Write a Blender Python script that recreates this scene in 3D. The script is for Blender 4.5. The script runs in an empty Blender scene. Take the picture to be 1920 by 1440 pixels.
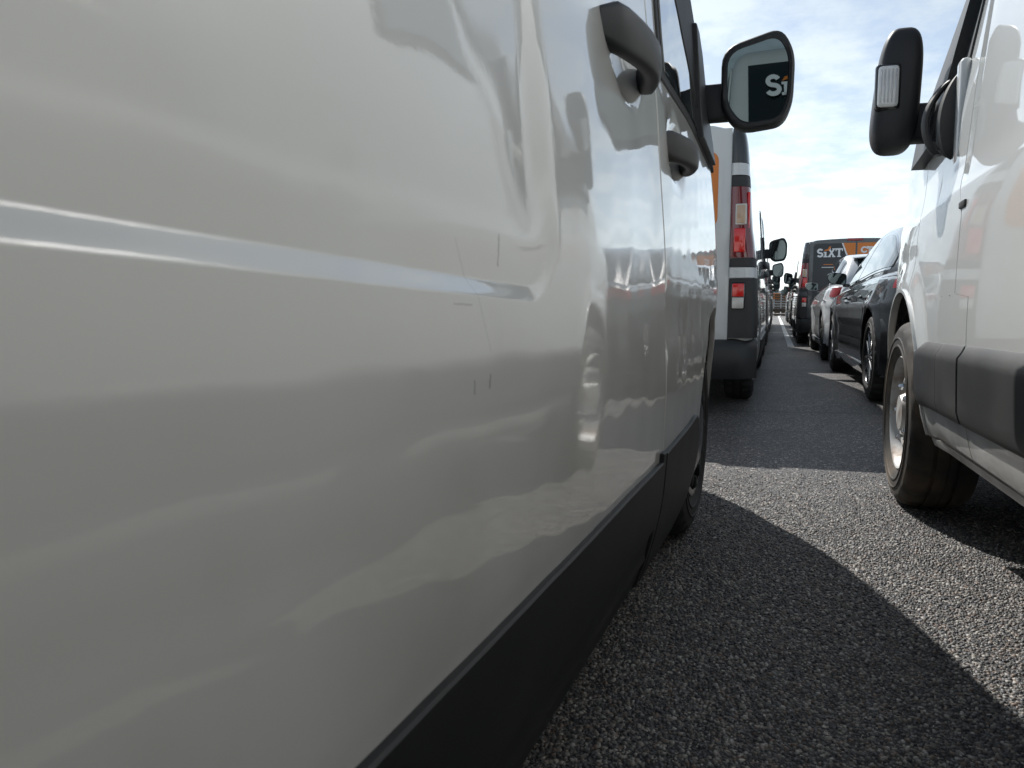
import bpy, bmesh, math, random
from mathutils import Vector, Matrix
random.seed(11)
R = math.radians
sc = bpy.context.scene
col = sc.collection

# ------------------------------------------------------------------ camera
cam_d = bpy.data.cameras.new('camera')
cam = bpy.data.objects.new('camera', cam_d); col.objects.link(cam)
cam.location = (0, 0, 0.735)
cam.rotation_euler = (math.pi/2 - R(5.82), 0, R(18.75))
cam_d.sensor_width = 36; cam_d.lens = 27.04
cam_d.clip_start = 0.02; cam_d.clip_end = 2000
cam_d.dof.use_dof = True; cam_d.dof.focus_distance = 3.6; cam_d.dof.aperture_fstop = 12
sc.camera = cam

# ------------------------------------------------------------------ sky, sun, exposure
SUN_TRAVEL = Vector((0.525, -0.86, -1.0))
SUN_EL = math.atan2(1.0, math.hypot(0.525, 0.86))
CLOUD_GAIN = 1.7
SUN_AZ = math.atan2(-0.525, 0.86)          # from +Y towards +X
w = bpy.data.worlds.new('World'); sc.world = w; w.use_nodes = True
nt = w.node_tree; nt.nodes.clear()
def N(t, **k):
    n = nt.nodes.new(t)
    for a, b in k.items(): setattr(n, a, b)
    return n
out = N('ShaderNodeOutputWorld'); bg = N('ShaderNodeBackground'); bg.inputs[1].default_value = 0.105
sky = N('ShaderNodeTexSky', sky_type='NISHITA'); sky.sun_disc = False
sky.sun_elevation = SUN_EL; sky.sun_rotation = SUN_AZ; sky.dust_density = 0.7; sky.air_density = 1.0; sky.ozone_density = 1.5
tc = N('ShaderNodeTexCoord'); sep = N('ShaderNodeSeparateXYZ'); nt.links.new(tc.outputs['Generated'], sep.inputs[0])
zz = N('ShaderNodeMath', operation='ADD'); nt.links.new(sep.outputs[2], zz.inputs[0]); zz.inputs[1].default_value = 0.16
zm = N('ShaderNodeMath', operation='MAXIMUM'); nt.links.new(zz.outputs[0], zm.inputs[0]); zm.inputs[1].default_value = 0.05
dx = N('ShaderNodeMath', operation='DIVIDE'); nt.links.new(sep.outputs[0], dx.inputs[0]); nt.links.new(zm.outputs[0], dx.inputs[1])
dy = N('ShaderNodeMath', operation='DIVIDE'); nt.links.new(sep.outputs[1], dy.inputs[0]); nt.links.new(zm.outputs[0], dy.inputs[1])
cmb = N('ShaderNodeCombineXYZ'); nt.links.new(dx.outputs[0], cmb.inputs[0]); nt.links.new(dy.outputs[0], cmb.inputs[1])
nz = N('ShaderNodeTexNoise'); nz.inputs['Scale'].default_value = 3.6; nz.inputs['Detail'].default_value = 9; nz.inputs['Roughness'].default_value = 0.62
nt.links.new(cmb.outputs[0], nz.inputs['Vector'])
rp = N('ShaderNodeValToRGB'); rp.color_ramp.elements[0].position = 0.42; rp.color_ramp.elements[1].position = 0.62
rp.color_ramp.elements[0].color = (0.42, 0.42, 0.42, 1); rp.color_ramp.elements[1].color = (0.92, 0.92, 0.92, 1)
nt.links.new(nz.outputs['Fac'], rp.inputs[0])
mx = N('ShaderNodeMix', data_type='RGBA'); nt.links.new(rp.outputs[0], mx.inputs['Factor'])
bwn = N('ShaderNodeRGBToBW'); nt.links.new(sky.outputs[0], bwn.inputs[0])
cl = N('ShaderNodeMath', operation='MULTIPLY'); nt.links.new(bwn.outputs[0], cl.inputs[0]); cl.inputs[1].default_value = CLOUD_GAIN
tint = N('ShaderNodeVectorMath', operation='SCALE'); tint.inputs[0].default_value = (0.89, 1.0, 1.08); nt.links.new(cl.outputs[0], tint.inputs['Scale'])
nt.links.new(sky.outputs[0], mx.inputs['A']); nt.links.new(tint.outputs[0], mx.inputs['B'])
nt.links.new(mx.outputs['Result'], bg.inputs[0]); nt.links.new(bg.outputs[0], out.inputs[0])
sl = bpy.data.lights.new('sun', 'SUN'); sl.energy = 4.8; sl.angle = R(0.55); sl.color = (1.0, 0.97, 0.925)
so = bpy.data.objects.new('sun', sl); col.objects.link(so); so.location = (-4, 9, 10)
so.rotation_euler = SUN_TRAVEL.to_track_quat('-Z', 'Y').to_euler()
vs = sc.view_settings; vs.view_transform = 'Standard'; vs.look = 'None'; vs.exposure = 0.22; vs.gamma = 1.0
vs.use_curve_mapping = False
sc.cycles.max_bounces = 10; sc.cycles.glossy_bounces = 6; sc.cycles.transmission_bounces = 8
sc.cycles.sample_clamp_indirect = 8

# ------------------------------------------------------------------ materials
def mat(name, color, rough=0.5, metal=0.0, coat=0.0, coat_rough=0.03, spec=0.5, **k):
    m = bpy.data.materials.new(name); m.use_nodes = True
    b = m.node_tree.nodes['Principled BSDF']
    b.inputs['Base Color'].default_value = (*color, 1); b.inputs['Roughness'].default_value = rough
    b.inputs['Metallic'].default_value = metal; b.inputs['Coat Weight'].default_value = coat
    b.inputs['Coat Roughness'].default_value = coat_rough; b.inputs['Specular IOR Level'].default_value = spec
    for a, v in k.items(): b.inputs[a].default_value = v
    return m
def grime(m, color, scale=6, lo=0.5, hi=0.8, amount=0.6, rough_add=0.0, stretch=(1, 1, 1), detail=8):
    """mix a second colour over the base with a noise mask (dust, dirt)"""
    t = m.node_tree; b = t.nodes['Principled BSDF']
    c = t.nodes.new('ShaderNodeTexCoord'); mp = t.nodes.new('ShaderNodeMapping'); mp.inputs['Scale'].default_value = stretch
    n = t.nodes.new('ShaderNodeTexNoise'); n.inputs['Scale'].default_value = scale; n.inputs['Detail'].default_value = detail
    r = t.nodes.new('ShaderNodeMapRange'); r.inputs['From Min'].default_value = lo; r.inputs['From Max'].default_value = hi
    r.inputs['To Max'].default_value = amount
    x = t.nodes.new('ShaderNodeMix'); x.data_type = 'RGBA'
    src = b.inputs['Base Color']
    if src.is_linked: t.links.new(src.links[0].from_socket, x.inputs['A'])
    else: x.inputs['A'].default_value = src.default_value
    x.inputs['B'].default_value = (*color, 1)
    t.links.new(c.outputs['Object'], mp.inputs['Vector']); t.links.new(mp.outputs[0], n.inputs['Vector']); t.links.new(n.outputs['Fac'], r.inputs['Value'])
    t.links.new(r.outputs[0], x.inputs['Factor']); t.links.new(x.outputs['Result'], src)
    if rough_add:
        a = t.nodes.new('ShaderNodeMath'); a.operation = 'MULTIPLY_ADD'; a.inputs[1].default_value = rough_add
        a.inputs[2].default_value = b.inputs['Roughness'].default_value
        t.links.new(r.outputs[0], a.inputs[0]); t.links.new(a.outputs[0], b.inputs['Roughness'])
    return m
def bump(m, scale, strength, dist=0.001, kind='noise', detail=4, coat=False, stretch=(1, 1, 1)):
    t = m.node_tree; b = t.nodes['Principled BSDF']
    c = t.nodes.new('ShaderNodeTexCoord'); mp = t.nodes.new('ShaderNodeMapping'); mp.inputs['Scale'].default_value = stretch
    n = t.nodes.new('ShaderNodeTexNoise'); n.inputs['Scale'].default_value = scale; n.inputs['Detail'].default_value = detail
    bp = t.nodes.new('ShaderNodeBump'); bp.inputs['Strength'].default_value = strength; bp.inputs['Distance'].default_value = dist
    t.links.new(c.outputs['Object'], mp.inputs['Vector']); t.links.new(mp.outputs[0], n.inputs['Vector'])
    t.links.new(n.outputs['Fac'], bp.inputs['Height']); t.links.new(bp.outputs[0], b.inputs['Normal'])
    if coat: t.links.new(bp.outputs[0], b.inputs['Coat Normal'])
    return m

M = {}
M['white_near'] = bump(grime(mat('white_paint_near', (0.585, 0.578, 0.55), 0.42, coat=1.0, coat_rough=0.015), (0.43, 0.42, 0.39), 1.6, 0.42, 0.8, 0.5), 170, 0.05, 0.0006, coat=True)
M['white_near'].node_tree.nodes['Principled BSDF'].inputs['Coat IOR'].default_value = 1.78
M['white_near'].node_tree.nodes['Principled BSDF'].inputs['Roughness'].default_value = 0.3
def mark(m, p0, p1, width, color, amount, ax=(1, 2), nscale=160):
    t = m.node_tree; b = t.nodes['Principled BSDF']; src = b.inputs['Base Color']; fr = src.links[0].from_socket
    c = t.nodes.new('ShaderNodeTexCoord'); sp = t.nodes.new('ShaderNodeSeparateXYZ'); t.links.new(c.outputs['Object'], sp.inputs[0])
    ns = t.nodes.new('ShaderNodeTexNoise'); ns.inputs['Scale'].default_value = nscale; t.links.new(c.outputs['Object'], ns.inputs['Vector'])
    def mth(op, a, b_, c_=None):
        q = t.nodes.new('ShaderNodeMath'); q.operation = op
        for i, v in enumerate((a, b_, c_)):
            if v is None: continue
            if isinstance(v, (int, float)): q.inputs[i].default_value = v
            else: t.links.new(v, q.inputs[i])
        return q.outputs[0]
    L_ = math.hypot(p1[0]-p0[0], p1[1]-p0[1]); d = ((p1[0]-p0[0])/L_, (p1[1]-p0[1])/L_)
    y = mth('SUBTRACT', sp.outputs[ax[0]], p0[0]); z = mth('SUBTRACT', sp.outputs[ax[1]], p0[1])
    u = mth('ADD', mth('MULTIPLY', y, d[0]), mth('MULTIPLY', z, d[1])); v = mth('SUBTRACT', mth('MULTIPLY', y, -d[1]), mth('MULTIPLY', z, -d[0]))
    v = mth('ADD', v, mth('MULTIPLY', mth('SUBTRACT', ns.outputs['Fac'], 0.5), width*2.0))
    eu = mth('MAXIMUM', mth('MAXIMUM', mth('MULTIPLY', u, -1.0), mth('SUBTRACT', u, L_)), 0.0)
    r = mth('SQRT', mth('ADD', mth('MULTIPLY', eu, eu), mth('MULTIPLY', v, v)), 0.0)
    f = mth('MULTIPLY', mth('SUBTRACT', 1.0, mth('MINIMUM', mth('DIVIDE', r, width), 1.0)), amount)
    x = t.nodes.new('ShaderNodeMix'); x.data_type = 'RGBA'; t.links.new(f, x.inputs['Factor']); t.links.new(fr, x.inputs['A']); x.inputs['B'].default_value = (*color, 1); t.links.new(x.outputs['Result'], src)
for p0, p1, wd, cc, am in (((-1.822, 0.800), (-1.828, 0.772), 0.0022, (0.12, 0.11, 0.10), 0.9), ((-1.94, 0.7365), (-1.905, 0.7355), 0.0012, (0.2, 0.19, 0.17), 0.8), ((-1.915, 0.79), (-1.868, 0.695), 0.0011, (0.3, 0.29, 0.27), 0.7),
                           ((-1.872, 0.674), (-1.874, 0.664), 0.0024, (0.1, 0.09, 0.08), 0.9), ((-1.906, 0.672), (-1.907, 0.662), 0.0020, (0.12, 0.11, 0.1), 0.8), ((-2.25, 0.905), (-2.252, 0.90), 0.0012, (0.1, 0.1, 0.1), 0.9)):
    mark(M['white_near'], p0, p1, wd, cc, am)
M['white'] = bump(grime(mat('white_paint', (0.65, 0.67, 0.665), 0.4, coat=1.0, coat_rough=0.02), (0.6, 0.58, 0.53), 2.5, 0.5, 0.85, 0.4), 60, 0.02, 0.0006, coat=True)
def low_tone(m, z0, z1, color, amount):  # mixes a darker colour in towards the bottom, edge broken by noise
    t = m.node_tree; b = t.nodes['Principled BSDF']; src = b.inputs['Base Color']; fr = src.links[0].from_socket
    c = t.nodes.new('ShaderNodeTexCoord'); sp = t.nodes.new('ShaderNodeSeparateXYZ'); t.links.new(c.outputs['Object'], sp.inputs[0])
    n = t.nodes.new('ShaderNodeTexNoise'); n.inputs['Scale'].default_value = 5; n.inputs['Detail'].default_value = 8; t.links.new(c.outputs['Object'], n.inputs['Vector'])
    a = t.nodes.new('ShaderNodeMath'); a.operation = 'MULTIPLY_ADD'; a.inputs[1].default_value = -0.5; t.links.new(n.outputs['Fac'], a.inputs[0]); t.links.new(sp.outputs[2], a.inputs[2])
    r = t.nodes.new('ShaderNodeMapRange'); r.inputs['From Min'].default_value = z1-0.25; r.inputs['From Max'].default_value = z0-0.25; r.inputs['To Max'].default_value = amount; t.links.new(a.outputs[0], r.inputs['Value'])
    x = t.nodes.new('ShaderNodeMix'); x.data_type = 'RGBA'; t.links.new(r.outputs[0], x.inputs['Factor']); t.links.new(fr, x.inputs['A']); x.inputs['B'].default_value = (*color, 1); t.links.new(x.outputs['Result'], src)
low_tone(M['white'], 0.30, 0.55, (0.27, 0.255, 0.225), 0.75)  # dirt-coloured tone low on the flanks, painted to dim their sunlit band
low_tone(M['white_near'], 0.40, 0.60, (0.30, 0.29, 0.26), 0.35)  # near flank also gets darker towards the bottom
M['white_dimmed'] = grime(mat('dimmed_white_paint', (0.42, 0.42, 0.40), 0.5, coat=0.5, coat_rough=0.15), (0.16, 0.15, 0.13), 7, 0.4, 0.75, 0.7)  # sill paint darkened, with dirt blotches, to dim its bright sunlit band
M['black_car'] = bump(mat('black_car_paint', (0.008, 0.0095, 0.011), 0.35, coat=1.0, coat_rough=0.012), 50, 0.02, 0.0006, coat=True)
M['silver_car'] = bump(mat('silver_car_paint', (0.72, 0.735, 0.745), 0.32, metal=0.15, coat=1.0, coat_rough=0.015), 50, 0.02, 0.0006, coat=True)
M['dark_van'] = mat('anthracite_paint', (0.045, 0.052, 0.062), 0.35, coat=1.0, coat_rough=0.02)
M['plastic'] = bump(grime(mat('black_plastic', (0.022, 0.023, 0.025), 0.48), (0.11, 0.10, 0.085), 4, 0.52, 0.85, 0.5, 0.2), 420, 0.25, 0.0004)
M['trim'] = bump(grime(mat('grey_trim', (0.022, 0.023, 0.025), 0.5), (0.075, 0.075, 0.07), 3.5, 0.42, 0.85, 0.5, 0.2), 420, 0.22, 0.0004)
M['trim_dark'] = bump(grime(mat('black_sill_plastic', (0.014, 0.0145, 0.016), 0.58, spec=0.35), (0.05, 0.048, 0.042), 5, 0.5, 0.85, 0.4, 0.2), 420, 0.22, 0.0004)
M['gloss_black'] = mat('gloss_black', (0.012, 0.012, 0.014), 0.12, coat=0.6)
M['rubber'] = bump(grime(mat('tyre_rubber', (0.014, 0.014, 0.015), 0.72), (0.055, 0.05, 0.043), 8, 0.45, 0.8, 0.6), 160, 0.3, 0.001)
M['rubber_dusty'] = bump(grime(grime(mat('dusty_tyre_rubber', (0.018, 0.017, 0.016), 0.8), (0.12, 0.09, 0.06), 5, 0.36, 0.66, 0.75), (0.02, 0.02, 0.02), 22, 0.5, 0.7, 0.7), 160, 0.3, 0.001)
M['under'] = mat('underbody', (0.008, 0.008, 0.009), 0.9)
M['glass'] = mat('tinted_glass', (0.012, 0.018, 0.018), 0.02, coat=1.0, coat_rough=0.0, spec=0.8)
M['carglass'] = mat('car_glass', (0.02, 0.03, 0.032), 0.01, coat=0.0, coat_rough=0.0, spec=0.7)
M['mirror'] = mat('mirror_glass', (0.085, 0.105, 0.11), 0.01, metal=1.0)
M['red_lens'] = mat('red_lens', (0.32, 0.008, 0.012), 0.12, coat=1.0, coat_rough=0.0)
M['red_bright'] = mat('bright_red_lens', (0.75, 0.02, 0.015), 0.15, coat=1.0)
M['red_dark'] = mat('dark_red_lens', (0.17, 0.010, 0.014), 0.1, coat=1.0, coat_rough=0.0)
M['repeater'] = mat('repeater_lens', (0.88, 0.89, 0.88), 0.1, coat=1.0, coat_rough=0.0)
M['clear_lens'] = mat('clear_lens', (0.62, 0.60, 0.55), 0.18, coat=1.0)
M['chrome'] = mat('chrome', (0.75, 0.77, 0.78), 0.12, metal=1.0)
M['steel'] = grime(mat('painted_steel', (0.42, 0.42, 0.41), 0.45, metal=0.2), (0.16, 0.10, 0.06), 14, 0.46, 0.7, 0.85, 0.2)
M['alloy_dark'] = mat('dark_alloy', (0.045, 0.048, 0.05), 0.25, metal=0.8)
M['alloy'] = mat('alloy', (0.5, 0.5, 0.5), 0.25, metal=1.0)
M['orange'] = mat('orange_vinyl', (0.72, 0.22, 0.04), 0.42)
M['vinyl_grey'] = mat('dark_grey_vinyl', (0.05, 0.055, 0.06), 0.45)
M['vinyl_pale'] = mat('pale_grey_vinyl', (0.42, 0.44, 0.45), 0.5)
M['vinyl_white'] = mat('white_vinyl', (0.85, 0.86, 0.87), 0.4)
M['paint_line'] = grime(mat('road_paint', (0.78, 0.79, 0.78), 0.7), (0.12, 0.12, 0.12), 30, 0.52, 0.75, 0.85)
M['wood'] = grime(mat('weathered_wood', (0.15, 0.105, 0.07), 0.85), (0.06, 0.045, 0.035), 8, 0.4, 0.7, 0.7)
M['seal'] = mat('rubber_seal', (0.012, 0.012, 0.013), 0.6)

# asphalt: exposed chips of stone
def asphalt():
    m = bpy.data.materials.new('asphalt'); m.use_nodes = True; t = m.node_tree; b = t.nodes['Principled BSDF']
    def n(ty, **k):
        q = t.nodes.new(ty)
        for a, v in k.items(): setattr(q, a, v)
        return q
    L = t.links.new
    c = n('ShaderNodeTexCoord')
    jit = n('ShaderNodeTexNoise'); jit.inputs['Scale'].default_value = 95; jit.inputs['Detail'].default_value = 3
    add = n('ShaderNodeMixRGB', blend_type='ADD'); add.inputs[0].default_value = 0.008
    L(c.outputs['Object'], jit.inputs['Vector']); L(c.outputs['Object'], add.inputs[1]); L(jit.outputs['Color'], add.inputs[2])
    def layer(scale):
        v = n('ShaderNodeTexVoronoi'); v.inputs['Scale'].default_value = scale; v.inputs['Randomness'].default_value = 1.0
        L(add.outputs[0], v.inputs['Vector']); sp = n('ShaderNodeSeparateColor'); L(v.outputs['Color'], sp.inputs[0])
        # stone: dome of random radius, dark binder between
        rad = n('ShaderNodeMapRange'); rad.inputs['To Min'].default_value = 0.36; rad.inputs['To Max'].default_value = 0.74; L(sp.outputs[1], rad.inputs['Value'])
        q = n('ShaderNodeMath', operation='DIVIDE'); L(v.outputs['Distance'], q.inputs[0]); L(rad.outputs[0], q.inputs[1])
        dome = n('ShaderNodeMapRange'); dome.interpolation_type = 'SMOOTHSTEP'; dome.inputs['From Min'].default_value = 1.05; dome.inputs['From Max'].default_value = 0.62; L(q.outputs[0], dome.inputs['Value'])
        return dome.outputs[0], sp
    d1, s1 = layer(88); d2, s2 = layer(170)
    def ramp(sp):
        r = n('ShaderNodeValToRGB'); e = r.color_ramp.elements
        e[0].position = 0.0; e[0].color = (0.022, 0.022, 0.024, 1); e[1].position = 1.0; e[1].color = (0.40, 0.37, 0.33, 1)
        for p, cc in ((0.25, (0.05, 0.05, 0.054)), (0.5, (0.10, 0.10, 0.10)), (0.68, (0.16, 0.15, 0.14)), (0.8, (0.15, 0.105, 0.085)), (0.9, (0.25, 0.235, 0.21))):
            x = e.new(p); x.color = (*cc, 1)
        L(sp.outputs[0], r.inputs[0]); return r.outputs[0]
    k2 = n('ShaderNodeMix', data_type='RGBA'); k2.inputs['A'].default_value = (0.011, 0.011, 0.012, 1); L(d2, k2.inputs['Factor']); L(ramp(s2), k2.inputs['B'])
    k1 = n('ShaderNodeMix', data_type='RGBA'); L(d1, k1.inputs['Factor']); L(k2.outputs['Result'], k1.inputs['A']); L(ramp(s1), k1.inputs['B'])
    big = n('ShaderNodeTexNoise'); big.inputs['Scale'].default_value = 1.3; big.inputs['Detail'].default_value = 7; big.inputs['Roughness'].default_value = 0.6
    L(c.outputs['Object'], big.inputs['Vector'])
    bm_ = n('ShaderNodeMapRange'); bm_.inputs['From Min'].default_value = 0.3; bm_.inputs['From Max'].default_value = 0.7; bm_.inputs['To Min'].default_value = 1.0; bm_.inputs['To Max'].default_value = 1.6
    L(big.outputs['Fac'], bm_.inputs['Value'])
    gr = n('ShaderNodeTexNoise'); gr.inputs['Scale'].default_value = 48; gr.inputs['Detail'].default_value = 5; gr.inputs['Roughness'].default_value = 0.75; L(c.outputs['Object'], gr.inputs['Vector'])
    gm = n('ShaderNodeMapRange'); gm.inputs['From Min'].default_value = 0.32; gm.inputs['From Max'].default_value = 0.68; gm.inputs['To Min'].default_value = 0.45; gm.inputs['To Max'].default_value = 1.6; L(gr.outputs['Fac'], gm.inputs['Value'])
    gq = n('ShaderNodeMath', operation='MULTIPLY'); L(gm.outputs[0], gq.inputs[0]); L(bm_.outputs[0], gq.inputs[1]); bm_ = gq
    ml = n('ShaderNodeVectorMath', operation='SCALE'); L(k1.outputs['Result'], ml.inputs[0]); L(bm_.outputs[0], ml.inputs['Scale'])
    L(ml.outputs[0], b.inputs['Base Color'])
    h1 = n('ShaderNodeMath', operation='MULTIPLY_ADD'); h1.inputs[1].default_value = 0.5; L(d2, h1.inputs[0])
    hs = n('ShaderNodeMath', operation='MULTIPLY_ADD'); L(s1.outputs[2], hs.inputs[0]); hs.inputs[1].default_value = 0.7; hs.inputs[2].default_value = 0.5
    hh = n('ShaderNodeMath', operation='MULTIPLY'); L(d1, hh.inputs[0]); L(hs.outputs[0], hh.inputs[1]); L(hh.outputs[0], h1.inputs[2])
    fine = n('ShaderNodeTexNoise'); fine.inputs['Scale'].default_value = 330; fine.inputs['Detail'].default_value = 3
    L(c.outputs['Object'], fine.inputs['Vector'])
    h3 = n('ShaderNodeMath', operation='MULTIPLY_ADD'); h3.inputs[1].default_value = 0.7; L(fine.outputs['Fac'], h3.inputs[0]); L(h1.outputs[0], h3.inputs[2])
    bp = n('ShaderNodeBump'); bp.inputs['Strength'].default_value = 1.0; bp.inputs['Distance'].default_value = 0.0045
    L(h3.outputs[0], bp.inputs['Height']); L(bp.outputs[0], b.inputs['Normal'])
    b.inputs['Roughness'].default_value = 0.55; b.inputs['Specular IOR Level'].default_value = 0.45
    return m
M['asphalt'] = asphalt()
for p0, p1, wd, cc, am, ns_ in (((-0.30, 5.55), (0.75, 5.75), 0.035, (0.02, 0.02, 0.02), 0.8, 9), ((-0.6, 9.3), (0.9, 9.35), 0.05, (0.018, 0.018, 0.018), 0.8, 7), ((0.13, 5.90), (0.33, 6.15), 0.012, (0.30, 0.28, 0.25), 0.7, 12), ((0.33, 6.15), (0.48, 6.60), 0.012, (0.30, 0.28, 0.25), 0.6, 12),
                                ((0.02, 4.6), (0.06, 4.75), 0.10, (0.02, 0.02, 0.02), 0.55, 20), ((0.30, 7.6), (0.36, 7.9), 0.14, (0.02, 0.02, 0.02), 0.6, 14), ((-0.1, 12.2), (0.1, 12.9), 0.16, (0.025, 0.025, 0.025), 0.6, 10)):
    mark(M['asphalt'], p0, p1, wd, cc, am, (0, 1), ns_)

# ------------------------------------------------------------------ mesh helpers
class MB:
    def __init__(s): s.v = []; s.f = []
    def grid(s, rows, flip=False, close_u=False, close_v=False):
        o = len(s.v); nu = len(rows); nv = len(rows[0])
        for r in rows: s.v.extend([tuple(p) for p in r])
        for i in range(nu if close_u else nu - 1):
            for j in range(nv if close_v else nv - 1):
                a = o + i*nv + j; b = o + i*nv + (j+1) % nv; c = o + ((i+1) % nu)*nv + (j+1) % nv; d = o + ((i+1) % nu)*nv + j
                s.f.append((a, d, c, b) if flip else (a, b, c, d))
        return s
    def poly(s, pts, flip=False):
        o = len(s.v); s.v.extend([tuple(p) for p in pts]); idx = list(range(o, o+len(pts)))
        s.f.append(tuple(idx[::-1] if flip else idx)); return s
    def bm(s, b):
        b.verts.ensure_lookup_table(); o = len(s.v); b.verts.index_update()
        s.v.extend([tuple(x.co) for x in b.verts]); s.f.extend([tuple(o+q.index for q in x.verts) for x in b.faces]); b.free(); return s
    def rbox(s, c, d, r=0.01, seg=2, rot=None):
        b = bmesh.new(); bmesh.ops.create_cube(b, size=1.0)
        for x in b.verts: x.co = Vector((x.co.x*d[0], x.co.y*d[1], x.co.z*d[2]))
        r = min(r, min(d)*0.49)
        if r > 0: bmesh.ops.bevel(b, geom=b.edges[:], offset=r, segments=seg, affect='EDGES', profile=0.5)
        for x in b.verts:
            co = x.co
            if rot: co = rot @ co
            x.co = co + Vector(c)
        return s.bm(b)
    def lathe(s, prof, c, axis='x', n=48, mod=None):
        rows = []
        for i in range(n):
            a = 2*math.pi*i/n; r_ = []
            for k, (rr, h) in enumerate(prof):
                q = rr if mod is None else mod(i, k, rr)
                if axis == 'x': r_.append((c[0]+h, c[1]+q*math.cos(a), c[2]+q*math.sin(a)))
                else: r_.append((c[0]+q*math.cos(a), c[1]+q*math.sin(a), c[2]+h))
            rows.append(r_)
        return s.grid(rows, close_u=True)
    def sweep(s, path, ring, cap=True):
        """path: list of (origin, xaxis, yaxis[, scale]); ring: 2D points"""
        rows = []
        for p in path:
            sc_ = p[3] if len(p) > 3 else 1.0
            rows.append([Vector(p[0]) + Vector(p[1])*a*sc_ + Vector(p[2])*b*sc_ for a, b in ring])
        s.grid(rows, close_v=True)
        if cap: s.poly(rows[0]); s.poly(rows[-1], True)
        return s
    def tube(s, pts, r, n=8):
        pts = [Vector(p) for p in pts]; path = []
        for i, p in enumerate(pts):
            d = (pts[min(i+1, len(pts)-1)] - pts[max(i-1, 0)]).normalized()
            u = d.cross(Vector((0, 0, 1)));
            if u.length < 1e-3: u = d.cross(Vector((0, 1, 0)))
            u.normalize(); path.append((p, u, d.cross(u)))
        return s.sweep(path, [(r*math.cos(2*math.pi*k/n), r*math.sin(2*math.pi*k/n)) for k in range(n)])
    def prism(s, pts, y0, y1):
        """2D (x,z) outline extruded along y"""
        a = [(p[0], y0, p[1]) for p in pts]; b = [(p[0], y1, p[1]) for p in pts]
        s.poly(a); s.poly(b, True); s.grid([a, b], close_v=True, flip=True); return s
    def build(s, name, material, parent=None, smooth=True, ang=38):
        me = bpy.data.meshes.new(name); me.from_pydata(s.v, [], s.f); me.validate()
        b = bmesh.new(); b.from_mesh(me); bmesh.ops.remove_doubles(b, verts=b.verts, dist=1e-5); bmesh.ops.recalc_face_normals(b, faces=b.faces); b.to_mesh(me); b.free()
        if smooth:
            me.polygons.foreach_set('use_smooth', [True]*len(me.polygons)); me.set_sharp_from_angle(angle=R(ang))
        me.materials.append(M[material] if isinstance(material, str) else material)
        o = bpy.data.objects.new(name, me); col.objects.link(o)
        if parent: o.parent = parent
        return o
def empty(name, loc, rz=0, rx=0):
    o = bpy.data.objects.new(name, None); col.objects.link(o); o.location = loc; o.rotation_euler = (rx, 0, rz)
    o.empty_display_size = 0.2; return o
def tag(o, label=None, cat=None, group=None, kind=None):
    if label: o['label'] = label
    if cat: o['category'] = cat
    if group: o['group'] = group
    if kind: o['kind'] = kind
    return o
def pchip(pts):
    xs = [p[0] for p in pts]; ys = [p[1] for p in pts]; n = len(xs)
    h = [xs[i+1]-xs[i] for i in range(n-1)]; d = [(ys[i+1]-ys[i])/h[i] for i in range(n-1)]
    m = [d[0]] + [0.0 if d[i-1]*d[i] <= 0 else 2*d[i-1]*d[i]/(d[i-1]+d[i]) for i in range(1, n-1)] + [d[-1]]
    def f(x):
        if x <= xs[0]: return ys[0]
        if x >= xs[-1]: return ys[-1]
        i = 0
        while x > xs[i+1]: i += 1
        t = (x-xs[i])/h[i]
        return ((2*t**3-3*t*t+1)*ys[i] + (t**3-2*t*t+t)*h[i]*m[i] + (-2*t**3+3*t*t)*ys[i+1] + (t**3-t*t)*h[i]*m[i+1])
    return f
def sstep(a, b, x):
    t = max(0.0, min(1.0, (x-a)/(b-a))); return t*t*(3-2*t)
def lin(a, b, n): return [a + (b-a)*i/(n-1) for i in range(n)]
def patch(mb, S, ys, zb, zt, nz, sgn, d=0.018, e=0.0025):
    """skin over the side surface S(y,z) with turned-in edges; sgn = outward x direction"""
    rows = []
    fr = lin(0.0, 1.0, nz) if isinstance(nz, int) else nz
    nz = len(fr)
    for y in ys:
        a, b = zb(y), zt(y); rows.append([(y, a + (b-a)*q) for q in fr])
    mb.grid([[S(*q) for q in r] for r in rows])
    n = len(rows)
    loop = [(0, j) for j in range(nz)] + [(i, nz-1) for i in range(1, n)] + [(n-1, j) for j in range(nz-2, -1, -1)] + [(i, 0) for i in range(n-2, 0, -1)]
    l0, l1, l2 = [], [], []
    for i, j in loop:
        y, z = rows[i][j]; oy = (-e if i == 0 else e if i == n-1 else 0); oz = (-e if j == 0 else e if j == nz-1 else 0)
        p = S(y, z); l0.append(p); q = S(y+oy, z+oz)
        l1.append((q[0]-sgn*e*1.1, q[1], q[2])); l2.append((q[0]-sgn*d, q[1], q[2]))
    mb.grid([l0, l1, l2], close_v=True); return mb

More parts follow.
